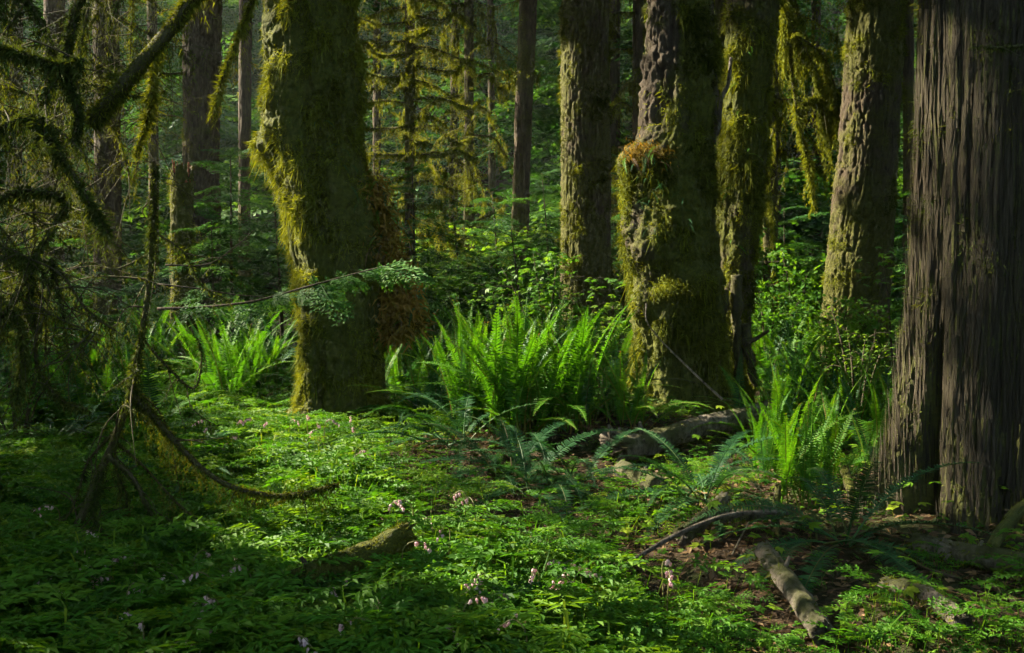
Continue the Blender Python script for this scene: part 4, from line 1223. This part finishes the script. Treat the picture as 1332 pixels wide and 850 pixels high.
# ------------------------------------------------------------------ broadleaf bushes
def bush(loc, w, h, n, label, leaf=PALM, size=.09, mat='broad', layers=5, name='leafy_bush', tint=.55, stems=6, group=None, flat=.25):
    root = thing(name, loc, label, 'bush', group)
    gs, gl = Geo(), Geo()
    tips = []
    for k in range(stems):
        a = k * 2.4; tip = loc + np.array([math.cos(a) * w * rng.uniform(.2, .9), math.sin(a) * w * .6 * rng.uniform(.2, .9), h * rng.uniform(.55, 1)])
        p = spline([loc - (0, 0, .05), loc * .45 + tip * .55 + (0, 0, .12 * h), tip], 12)
        tube(gs, p, np.linspace(.010 + .004 * h, .003, 12), 5, .35); tips.append(p)
        for q in range(4):
            i = rng.integers(5, 12); d = rng.normal(0, 1, 3) * (w * .4, w * .3, .08); pp = spline([p[i], p[i] + d * .5 + (0, 0, .03), p[i] + d], 6)
            tube(gs, pp, np.linspace(.004, .0015, 6), 4, .3, cap=False); tips.append(pp)
    allp = np.vstack([t[len(t) // 3:] for t in tips])
    i = rng.integers(0, len(allp), n)
    P = allp[i] + rng.normal(0, 1, (n, 3)) * (size * 1.1, size * 1.1, size * .4)
    for k, t in enumerate(leaf):
        s = slice(k, None, len(leaf)); m = len(P[s])
        scatter(gl, t, frames(rng.uniform(0, 6.28, m), rng.normal(-.25, flat, m), rng.normal(0, flat, m), size * rng.uniform(.6, 1.3, m)), P[s], np.clip(rng.normal(tint, .15, m), 0, 1))
    part('stem', gs, M['twig'], root, True); part('leaves', gl, M[mat], root)
    return root


def bush_px(px, py, Y, h, w, n, lab, **kw):
    return bush(onground(at(px, py, Y)[0], Y), w, h, n, lab, **kw)


bush_px(714, 400, 12.6, 1.75, .62, 620, 'bright vine maple bush with pale flat leaves in front of the olive-brown fir', tint=.75, size=.085)
bush_px(784, 420, 12.2, 1.4, .28, 130, 'little yellow-leaved sprig beside the burled trunk', tint=.95, size=.085, stems=4)
bush_px(1040, 420, 14.2, 2.1, 1.0, 1300, 'tall glossy green bush between the slender trunk and the leaning fir', tint=.6, size=.11, leaf=[LEAF] + TREF[:2], stems=9, flat=.5)
bush_px(1000, 430, 13.4, 1.3, .6, 500, 'lower green bush at the foot of the slender trunk', tint=.5, size=.09, leaf=[LEAF] + TREF[:2], flat=.5)
bush_px(1085, 430, 12.6, 1.1, .7, 600, 'low green bush spreading before the leaning fir', tint=.45, size=.09, leaf=[LEAF] + TREF[:2], flat=.5)
bush_px(1117, 470, 9.6, 1.22, .36, 420, 'small pale huckleberry with fine layered leaves near the leaning fir', tint=.95, size=.045, leaf=[LEAF], stems=7, name='huckleberry_bush')
bush_px(1168, 420, 11.6, 1.7, .35, 160, 'sparse yellow-green sprig in the gap beside the cedar', tint=.85, size=.09, stems=4)
bush_px(640, 420, 17, 1.6, 1.2, 900, 'dim green bush behind the thicket below the thin brown fir', tint=.4, size=.11)
bush_px(600, 400, 21, 2.4, 1.4, 900, 'distant yellow-green bush behind the hemlock saplings', tint=.8, size=.12)
bush_px(20, 400, 9.5, 1.1, .6, 500, 'dark leafy bush under the moss-hung limbs at the left edge', tint=.3, size=.07)
bush_px(455, 420, 18, 2.2, 1.2, 600, 'dim bush right behind the thick mossy maple', tint=.35, size=.12)
bush_px(940, 420, 17, 2.0, 1.2, 600, 'dim bush behind the burled and slender trunks', tint=.45, size=.12)

# ------------------------------------------------------------------ ground cover
def dens(x, y):
    """how thickly the bleeding hearts grow"""
    P = np.stack([x, y, 0 * x], -1)
    d = .62 + .75 * fbm(P * .9, 3, 21)
    px = 666 + x / y * FPX; py = 340 + CAMZ * FPX / y
    left = np.clip((640 - px) / 160, 0, 1)
    d = d + .35 * left
    d = d + .30 * np.clip((py - 730) / 60, 0, 1) * np.clip((1000 - px) / 120, 0, 1)
    # bare soil in front of the thicket, by the pale log and round the cedar
    for cx, cy, sx, sy, w in ((690, 640, 120, 40, .75), (1230, 720, 130, 60, .7), (830, 600, 90, 30, .4), (560, 640, 70, 30, .35), (1040, 690, 110, 35, .4), (500, 690, 80, 22, .45), (1120, 800, 60, 40, .3)):
        d = d - w * np.exp(-(((px - cx) / sx) ** 2 + ((py - cy) / sy) ** 2))
    for qx, qy in ((800, 770), (850, 745), (920, 720), (990, 705), (1005, 760), (1035, 800), (1060, 840), (1180, 795), (1230, 820), (420, 790), (470, 775), (510, 755), (830, 640), (900, 710), (700, 700), (740, 690), (900, 600), (960, 580)):
        d = d - .17 * np.exp(-(((px - qx) / 38) ** 2 + ((py - qy) / 20) ** 2))
    for qx, qy in ((995, 755), (1010, 775), (1025, 795), (1040, 815), (1055, 835), (1065, 850), (1160, 800), (1185, 810), (1210, 825), (1235, 838), (790, 775), (840, 755), (400, 800), (430, 795), (460, 788), (490, 778), (515, 768), (420, 812), (460, 806), (500, 795), (410, 830), (445, 824), (480, 815), (515, 805), (530, 785)):
        d = d - .7 * np.exp(-(((px - qx) / 26) ** 2 + ((py - qy) / 13) ** 2))
    return np.clip(d, .03, 1.15)


g = Geo()
NP = 3300
y = np.sqrt(rng.uniform(3.6 ** 2, 13.5 ** 2, NP * 3)); x = rng.uniform(-.56, .56, NP * 3) * y
k = rng.uniform(0, 1.15, len(x)) < dens(x, y)
x, y = x[k][:NP], y[k][:NP]
dd = dens(x, y)
ax, ay, az_, hh, sz, cv = [], [], [], [], [], []
for xi, yi, di in zip(x, y, dd):
    n = int(3 + 4 * di * rng.uniform(.5, 1.4)); S = (.105 + .125 * di) * rng.uniform(.7, 1.3) * (.6 if xi > .17 * yi else .78 if xi > .08 * yi else 1) * (.75 if yi > 8.2 else 1)
    a = rng.uniform(0, 6.28) + np.arange(n) * 2.4; q = rng.uniform(.02, .12, n) * (S / .15)
    ax.append(xi + np.cos(a) * q); ay.append(yi + np.sin(a) * q); az_.append(a)
    hh.append(S * rng.uniform(.45, 1.25, n)); sz.append(S * rng.uniform(.75, 1.15, n)); cv.append(np.clip(rng.normal(.5, .14) + rng.normal(0, .1, n), 0, 1))
ax, ay, az_, hh, sz, cv = map(np.concatenate, (ax, ay, az_, hh, sz, cv))
P = np.stack([ax, ay, ground_z(ax, ay) + hh], -1); n = len(P)
for k, t in enumerate(HEART):
    s = slice(k, None, len(HEART)); m = len(P[s])
    scatter(g, t, frames(az_[s], rng.normal(.10, .16, m), rng.normal(0, .18, m), sz[s]), P[s], cv[s])
mass('bleeding_heart_foliage', g, M['cover'], 'stuff')

# small clover-like leaves and seedlings between
g = Geo(); NP = 26000
y = np.sqrt(rng.uniform(3.6 ** 2, 17 ** 2, NP)); x = rng.uniform(-.56, .56, NP) * y
k = rng.uniform(0, 1, NP) < .35 + .5 * noise(np.stack([x * 1.1, y * 1.1, 0 * x], -1), 8) + .25
px = 666 + x / y * FPX; py = 340 + CAMZ * FPX / y
k &= rng.uniform(0, 1, NP) > .8 * np.exp(-(((px - 1240) / 120) ** 2 + ((py - 740) / 70) ** 2))
x, y = x[k], y[k]; n = len(x); S = rng.uniform(.035, .075, n)
P = np.stack([x, y, ground_z(x, y) + S * rng.uniform(.4, 1.6, n)], -1)
for k, t in enumerate(TREF):
    s = slice(k, None, 3); m = len(P[s])
    scatter(g, t, frames(rng.uniform(0, 6.28, m), rng.normal(0, .25, m), rng.normal(0, .25, m), S[s]), P[s], np.clip(rng.normal(.55, .2, m), 0, 1))
mass('seedling_foliage', g, M['cover'], 'stuff')

# broad three-part leaves standing above the carpet here and there
g = Geo(); NP = 700
y = np.sqrt(rng.uniform(3.8 ** 2, 12 ** 2, NP)); x = rng.uniform(-.54, .54, NP) * y
k = noise(np.stack([x * .8, y * .8, 0 * x], -1), 15) > -.1
x, y = x[k], y[k]; n = len(x); S = rng.uniform(.06, .11, n)
P = np.stack([x, y, ground_z(x, y) + S * rng.uniform(1.0, 2.2, n)], -1)
for k, t in enumerate(PALM):
    s = slice(k, None, 3); m = len(P[s])
    scatter(g, t, frames(rng.uniform(0, 6.28, m), rng.normal(0, .2, m), rng.normal(0, .2, m), S[s]), P[s], np.clip(rng.normal(.72, .2, m), 0, 1))
mass('broad_leaf_foliage', g, M['cover'], 'stuff')

# undergrowth behind the ferns
g = Geo(); NP = 16000
y = np.sqrt(rng.uniform(11.5 ** 2, 27 ** 2, NP)); x = rng.uniform(-.56, .56, NP) * y
S = rng.uniform(.07, .16, NP)
P = np.stack([x, y, ground_z(x, y) + rng.uniform(.02, .55, NP) * (.4 + .6 * (noise(np.stack([x, y, 0 * x], -1) * .8, 5) * .5 + .5))], -1)
for k, t in enumerate(TREF + HEART[:2]):
    s = slice(k, None, 5); m = len(P[s])
    scatter(g, t, frames(rng.uniform(0, 6.28, m), rng.normal(0, .3, m), rng.normal(0, .3, m), S[s] * (1.4 if k > 2 else 1)), P[s], np.clip(rng.normal(.5, .18, m), 0, 1))
mass('undergrowth_foliage', g, M['cover'], 'stuff')

# dead leaves, needles and twigs on the soil
g = Geo(); NP = 38000
y = np.sqrt(rng.uniform(3.6 ** 2, 13 ** 2, NP)); x = rng.uniform(-.56, .56, NP) * y
P = np.stack([x, y, ground_z(x, y) + rng.uniform(.012, .03, NP)], -1)
scatter(g, LEAF, frames(rng.uniform(0, 6.28, NP), rng.normal(0, .25, NP), rng.normal(0, .5, NP), rng.uniform(.02, .075, NP)), P, rng.uniform(0, 1, NP))
NT = 9000
y = np.sqrt(rng.uniform(3.6 ** 2, 11 ** 2, NT)); x = rng.uniform(-.54, .54, NT) * y
P = np.stack([x, y, ground_z(x, y) + .022], -1); a = rng.uniform(0, 6.28, NT)
blades(g, P, np.stack([np.cos(a), np.sin(a), rng.normal(0, .12, NT)], -1), rng.uniform(.05, .3, NT), .007, rng.uniform(.1, .9, NT))
mass('leaf_litter', g, M['litter'], 'stuff')


# ------------------------------------------------------------------ fallen wood
def log(name, pts, r0, r1, label, mat='pale_log', cat='log', seg=36, n=110, rough=.16, end=True, moss=0, tint=.5, mossv=.3, seed=1, group=None, lift=None):
    P = np.array(pts, float)
    path = spline(P, n); rad = np.linspace(r0, r1, n)
    path = path + .3 * min(r0, r1) * np.stack([noise(path * 3 + s, seed) for s in (0, 40, 80)], -1)
    root = thing(name, path[n // 2] - (0, 0, rad[n // 2]), label, cat, group)
    g = Geo()
    mk = np.clip(mossv + .6 * fbm(path * 2.4, 3, seed + 3), 0, 1)
    V, ring = tube(g, path, rad, seg, .3, rough * .6, seed, cap=True)
    mk2 = np.clip(mossv + .55 * fbm(V * 3.2, 3, seed + 3) + .25 * ring[..., 2], 0, 1)
    jit = .55 * min(r0, r1)
    ax_ = [unit(path[0] - path[1]), unit(path[-1] - path[-2])]
    nv = len(V) * seg
    if not end or 'piece' not in name:
        g.v[-1][:seg] += ax_[0] * (rng.normal(0, 1, seg) * jit)[:, None]; g.v[-1][nv - seg:nv] += ax_[1] * (rng.normal(0, 1, seg) * jit)[:, None]
        g.v[-1][nv:nv + 1] -= ax_[0] * jit; g.v[-1][nv + 1:nv + 2] -= ax_[1] * jit
    if seg > 12:
        sl_ = np.repeat(np.concatenate([[0], np.cumsum(np.linalg.norm(np.diff(path, axis=0), axis=1))]), seg)
        thl = np.tile(np.linspace(0, 2 * math.pi, seg, endpoint=False), n)
        fine = .6 * fbm(np.stack([np.cos(thl) * 3.2, np.sin(thl) * 3.2, sl_ * 5], -1), 3, seed + 9, .7) + .3 * noise(np.stack([np.cos(thl) * 2, np.sin(thl) * 2, sl_ * 22], -1), seed)
        g.v[-1][:nv] += ring.reshape(-1, 3) * (fine * .30 * np.repeat(rad, seg))[:, None]
        for q in range(3):
            i0 = rng.integers(6, n - 6); d = unit(rng.normal(0, 1, 3) + (0, 0, .6)); b0 = path[i0] + d * rad[i0] * .6
            tube(g, [b0, b0 + d * rad[i0] * rng.uniform(.5, 1.6)], [rad[i0] * .28, rad[i0] * .16], 7, .3, .3, q)
    g.a[0] = np.concatenate([mk2.ravel(), [.1, .1]])
    body = part('bark', g, M[mat], root, True)
    if end and 'piece' in name:
        ge = Geo()
        for i0, i1 in ((0, 1), (-1, -2)):
            c = path[i0]; d = unit(path[i0] - path[i1])
            u = unit(np.cross(d, (0, 0, 1))); w = np.cross(d, u); th = np.linspace(0, 6.283, 15)[:-1]
            rr = rad[i0] * .86 * (1 + .12 * noise(np.stack([np.cos(th) * 2, np.sin(th) * 2, 0 * th + i0 * 5], -1), seed))
            Vr = c + d * .004 + u * (np.cos(th) * rr)[:, None] + w * (np.sin(th) * rr)[:, None]
            ge.add(np.vstack([Vr, c + d * .008]), None, [(k, (k + 1) % 14, 14) for k in range(14)], .3)
        part('broken_end', ge, M['wood'], root)
    if moss:
        part('moss', fuzz(path, rad, moss, .03, .008, 0, .1, tint, seed), M['moss'], body)
    return root


def gp(px, py, r):
    p = G(px, py); return p + (0, 0, r)


log('fallen_log', [at(1000, 531, 9.0), at(935, 549, 8.8), at(880, 567, 8.6), at(835, 580, 8.45), at(806, 585, 8.35)], .07, .098, 'pale lichen-spotted fallen log lying in front of the burled trunk', moss=1100, mossv=.28, seed=3, rough=.25)
log('fallen_log', [at(815, 566, 8.6), at(800, 569, 8.45), at(788, 571, 8.3)], .075, .07, 'short pale log end poking out of the ferns beside the burled trunk foot', mossv=.2, seed=4, n=16)
log('log_piece', [gp(808, 626, .09), gp(835, 640, .09), gp(858, 652, .09)], .06, .07, 'short pale log with a clean round end lying in the leaves below the big log', seed=5, mossv=.4, n=24)
log('birch_log', [gp(990, 748, .13), gp(1016, 780, .12), gp(1042, 815, .12), gp(1066, 855, .11)], .044, .05, 'thin mottled birch log lying end-on towards the viewer', seed=6, mossv=.2, moss=260, n=40)
log('rotten_log', [gp(1150, 794, .12), gp(1200, 814, .13), gp(1252, 846, .11)], .03, .042, 'weathered pale broken log lying nearest the lower right corner', mat='pale_log', seed=7, n=60, rough=.4, mossv=.2, moss=420)
log('fallen_log', [gp(1188, 722, .07), gp(1250, 741, .08), gp(1320, 755, .08), gp(1380, 765, .08)], .045, .055, 'pale grey log half buried in litter at the foot of the cedar', seed=8, mossv=.45, moss=900)
log('mossy_branch', [gp(1290, 728, .05), gp(1318, 706, .15), gp(1360, 690, .2)], .03, .035, 'mossy branch slanting up against the cedar near the right edge', mat='twig', seed=9, mossv=.7, moss=900, end=False, cat='branch', n=24)
log('broken_stick', [gp(885, 716, .08), gp(915, 703, .12), gp(942, 688, .19)], .05, .035, 'broken grey stick with a pointed pale end propped beside the blue-green fern', seed=10, mossv=.3, moss=350, n=24, cat='branch')
log('broken_stick', [gp(938, 694, .10), gp(985, 692, .11), gp(1030, 688, .11)], .035, .03, 'horizontal grey stick below the bright young ferns', seed=11, mossv=.35, moss=400, n=24, cat='branch')
log('thin_stick', [gp(778, 790, .10), gp(830, 760, .14), gp(890, 735, .18), gp(950, 718, .20), gp(1010, 710, .18)], .011, .014, 'long thin curved bare stick arching over the ground leaves', seed=12, mossv=.1, cat='stick', seg=8, end=False)
log('thin_stick', [gp(952, 728, .02), gp(962, 712, .04), gp(974, 698, .08)], .006, .004, 'short pale stick leaning up near the birch log', seed=13, mossv=.1, cat='stick', seg=8, n=16, end=False)
log('rotten_stump', [gp(1012, 700, -.04), gp(1008, 690, .08), gp(1012, 676, .2)], .03, .018, 'small dark rotten stub standing beside the horizontal grey stick', mat='maple', seed=14, mossv=.2, cat='stump', seg=10, n=16, end=False)
log('rotten_stump', [gp(1135, 668, -.05), gp(1112, 655, .05), gp(1098, 642, .14)], .05, .03, 'crumbling brown stump between the cedar roots and the young ferns', mat='maple', seed=15, mossv=.5, cat='stump', seg=14, n=20, end=False, rough=.5)
log('mossy_branch', [gp(396, 832, .27), gp(440, 819, .30), gp(485, 803, .31), gp(529, 788, .34)], .055, .065, 'thick moss-covered fallen branch lying in the leaves at the front', mat='maple', seed=16, mossv=.85, moss=4500, end=False, cat='branch', tint=.55)
log('thin_stick', [gp(532, 800, .1), gp(570, 782, .12), gp(605, 766, .13)], .013, .010, 'small brown stick just past the end of the mossy fallen branch', mat='twig', seed=17, mossv=.3, cat='stick', seg=8, n=20, end=False)
log('thin_stick', [at(940, 520, 8.9), at(895, 478, 8.95), at(845, 425, 9.0), at(840, 395, 9.05)], .010, .004, 'thin bare shoot curving upward in front of the burled trunk', seed=18, mossv=.1, cat='stick', seg=7, end=False)
log('thin_stick', [at(845, 494, 9.4), at(880, 493, 9.4), at(905, 498, 9.3)], .006, .004, 'thin level twig across the foot of the burled trunk', mat='twig', seed=19, mossv=.1, cat='stick', seg=7, end=False, n=20)
log('thin_stick', [at(970, 446, 10.8), at(985, 440, 10.8), at(1000, 430, 10.7)], .03, .012, 'broken branch stub jutting from behind the slender trunk', mat='twig', seed=20, mossv=.3, cat='branch', seg=8, end=False, n=16)
log('thin_stick', [gp(1150, 715, .03), gp(1200, 745, .03), gp(1250, 762, .03)], .013, .008, 'thin dark stick in the litter before the cedar roots', mat='twig', seed=21, mossv=.2, cat='stick', seg=8, end=False, n=20)
log('thin_stick', [gp(1290, 770, .03), gp(1320, 790, .03), gp(1350, 800, .03)], .016, .010, 'dark stick in the litter at the lower right edge', mat='twig', seed=22, mossv=.2, cat='stick', seg=8, end=False, n=20)
log('mossy_branch', [gp(1105, 842, .03), gp(1150, 832, .05), gp(1190, 845, .03)], .02, .016, 'small curved dark branch on the ground below the weathered broken log', mat='twig', seed=23, mossv=.3, cat='branch', seg=10, end=False, n=24)


# ------------------------------------------------------------------ bleeding heart blossoms
def blossom_geo(seed):
    r = np.random.default_rng(seed); g = Geo()
    n, s = 8, 8; t = np.linspace(0, 1, n)
    rr = np.interp(t, [0, .15, .45, .75, .9, 1], [.10, .33, .36, .20, .22, .03])
    th = np.linspace(0, 6.283, s, endpoint=False)
    el = 1 + .35 * np.cos(2 * th)
    V = np.stack([np.cos(th)[None] * rr[:, None] * el[None], np.sin(th)[None] * rr[:, None] * .7 + 0 * el, -t[:, None] + 0 * th[None]], -1)
    i = np.arange(n - 1)[:, None] * s; j = np.arange(s)[None]; j2 = (j + 1) % s
    g.add(V.reshape(-1, 3), np.stack([i + j, i + s + j, i + s + j2, i + j2], -1).reshape(-1, 4), None, np.repeat(np.linspace(.15, .9, n), s))
    for k in (1, -1):
        quad_leaf(g, (0, 0, -.9), (k * .6, 0, -.4), (0, 1, 0), .4, .14, .6)
    return g.mesh('blossom', M['pink'], smooth=True)


BLOOM = [blossom_geo(i) for i in range(2)]
STALK = []
for k in range(4):
    g = Geo(); h = 1.0; c = rng.uniform(.25, .5)
    p = spline([(0, 0, 0), (.03, 0, .55), (.12 * c, .02, .9), (c * .55, 0, 1.0), (c, 0, .9)], 14)
    tube(g, p, np.linspace(.012, .006, 14), 4, .6, cap=False)
    STALK.append((g.mesh('stalk', M['stem']), p))


def flower(px, py, label, group, h=None):
    Hh = rng.uniform(.27, .36)
    p = G_up(px, py, Hh); p[2] -= Hh
    root = thing('bleeding_heart', p, label, 'flower', group)
    ms, path = STALK[rng.integers(4)]
    az = rng.uniform(0, 6.28)
    o = link('stalk', ms, root); o.scale = (Hh,) * 3; o.rotation_euler = (0, 0, az)
    nb = rng.integers(3, 7)
    for k in range(nb):
        i = 13 - k; q = path[max(7, i)] * Hh
        b = link('blossom', BLOOM[rng.integers(2)], root)
        b.location = (q[0] * math.cos(az) - q[1] * math.sin(az) + rng.normal(0, .006), q[0] * math.sin(az) + q[1] * math.cos(az) + rng.normal(0, .006), q[2] - .004)
        s = rng.uniform(.018, .026); b.scale = (s, s, s)
        b.rotation_euler = (rng.normal(0, .35), rng.normal(0, .35), rng.uniform(0, 6.28))
    return root


FL = [('pink bleeding heart nodding above the shaded leaves at the lower left', 'shaded bleeding hearts at the lower left',
       [(100, 690), (105, 700), (140, 725), (110, 712), (150, 745), (78, 745), (98, 752), (180, 722), (228, 728), (236, 745), (250, 720), (262, 730), (280, 745), (285, 772), (270, 768), (200, 760), (35, 660), (60, 770), (180, 800), (190, 815), (205, 842), (215, 838), (245, 782), (165, 765), (125, 735), (290, 726), (300, 800), (330, 735), (20, 700), (240, 820), (80, 655)]),
      ('pink bleeding heart in the leaves before the foot of the mossy maple', 'bleeding hearts by the mossy maple',
       [(276, 545), (280, 555), (308, 548), (312, 566), (330, 543), (400, 541), (408, 548), (420, 545), (418, 560), (455, 540), (462, 553), (463, 585), (458, 590), (415, 598), (375, 545), (350, 550)]),
      ('pink bleeding heart beside the sunlit mossy fallen branch', 'bleeding hearts by the fallen branch',
       [(485, 795), (487, 803), (520, 705), (512, 698), (460, 745), (420, 760), (380, 818), (372, 822), (500, 770), (540, 650), (420, 700)]),
      ('pink bleeding heart in the bright leaves at the front middle', 'bleeding hearts at the front middle',
       [(622, 755), (628, 748), (640, 775), (650, 790), (655, 780), (570, 800), (580, 805), (645, 745), (600, 780), (690, 810)]),
      ('pink bleeding heart in the open leaves behind the long curved stick', 'bleeding hearts behind the curved stick',
       [(700, 735), (728, 732), (742, 745), (750, 752), (760, 742), (745, 740), (862, 730), (868, 736), (708, 728)]),
      ('pale bleeding heart sprig beside the low blue-green fern', 'bleeding hearts below the thicket', [(610, 640), (620, 650), (548, 672), (505, 650), (585, 680)])]
for lab, grp, pts in FL:
    for px, py in pts: flower(px, py, lab, grp)

HAZE = .00055
if HAZE:
    g = Geo()
    x0, x1, y0, y1, z0, z1 = -110, 110, -75, 125, -2, 75
    V = [(x, y, z) for z in (z0, z1) for y in (y0, y1) for x in (x0, x1)]
    g.add(V, [(0, 2, 3, 1), (4, 5, 7, 6), (0, 1, 5, 4), (2, 6, 7, 3), (0, 4, 6, 2), (1, 3, 7, 5)])
    m, nt, out = new_mat('air'); pv = nt.nodes.new('ShaderNodeVolumePrincipled')
    pv.inputs['Color'].default_value = (.75, .85, .8, 1); pv.inputs['Density'].default_value = HAZE; pv.inputs['Anisotropy'].default_value = .3
    nt.links.new(pv.outputs[0], out.inputs['Volume'])
    mass('haze', g, m, 'stuff')
# ------------------------------------------------------------------ camera, light, render
cam = bpy.data.cameras.new('camera'); co = bpy.data.objects.new('camera', cam); COL.objects.link(co)
cam.sensor_width = 36; cam.lens = FPX / 1332 * 36; cam.clip_end = 500; cam.clip_start = .05
co.location = (0, 0, CAMZ); co.rotation_euler = (math.pi / 2 - PITCH, 0, 0)
scene.camera = co

w = bpy.data.worlds.new('World'); scene.world = w; w.use_nodes = True
nt = w.node_tree; bg = nt.nodes['Background']
sky = nt.nodes.new('ShaderNodeTexSky'); sky.sky_type = 'NISHITA'; sky.sun_disc = False
sky.sun_elevation = math.asin(SUN[2]); sky.sun_rotation = math.atan2(SUN[0], SUN[1])
nt.links.new(sky.outputs[0], bg.inputs[0]); bg.inputs[1].default_value = .15
sl = bpy.data.lights.new('sun', 'SUN'); sl.energy = 4.6; sl.angle = R_(.5); sl.color = (1, .95, .84)
so = bpy.data.objects.new('sun', sl); COL.objects.link(so)
from mathutils import Vector
so.rotation_euler = Vector(SUN.tolist()).to_track_quat('Z', 'Y').to_euler(); so.location = (-20, 10, 30)

vs = scene.view_settings; vs.view_transform = 'Standard'; vs.look = 'None'; vs.gamma = 1; vs.exposure = 2.75
vs.use_white_balance = True; vs.white_balance_temperature = 7500; vs.white_balance_tint = 10
scene.display_settings.display_device = 'sRGB'
c = scene.cycles
c.max_bounces = 5; c.diffuse_bounces = 3; c.glossy_bounces = 2; c.transmission_bounces = 4; c.transparent_max_bounces = 4; c.volume_bounces = 0; c.volume_max_steps = 64
c.use_denoising = True; c.use_adaptive_sampling = True; c.adaptive_threshold = .02; c.adaptive_min_samples = 20
try:
    c.denoiser = 'OPENIMAGEDENOISE'; c.denoising_input_passes = 'RGB_ALBEDO_NORMAL'
except Exception: pass
c.sample_clamp_indirect = 4; c.caustics_reflective = False; c.caustics_refractive = False
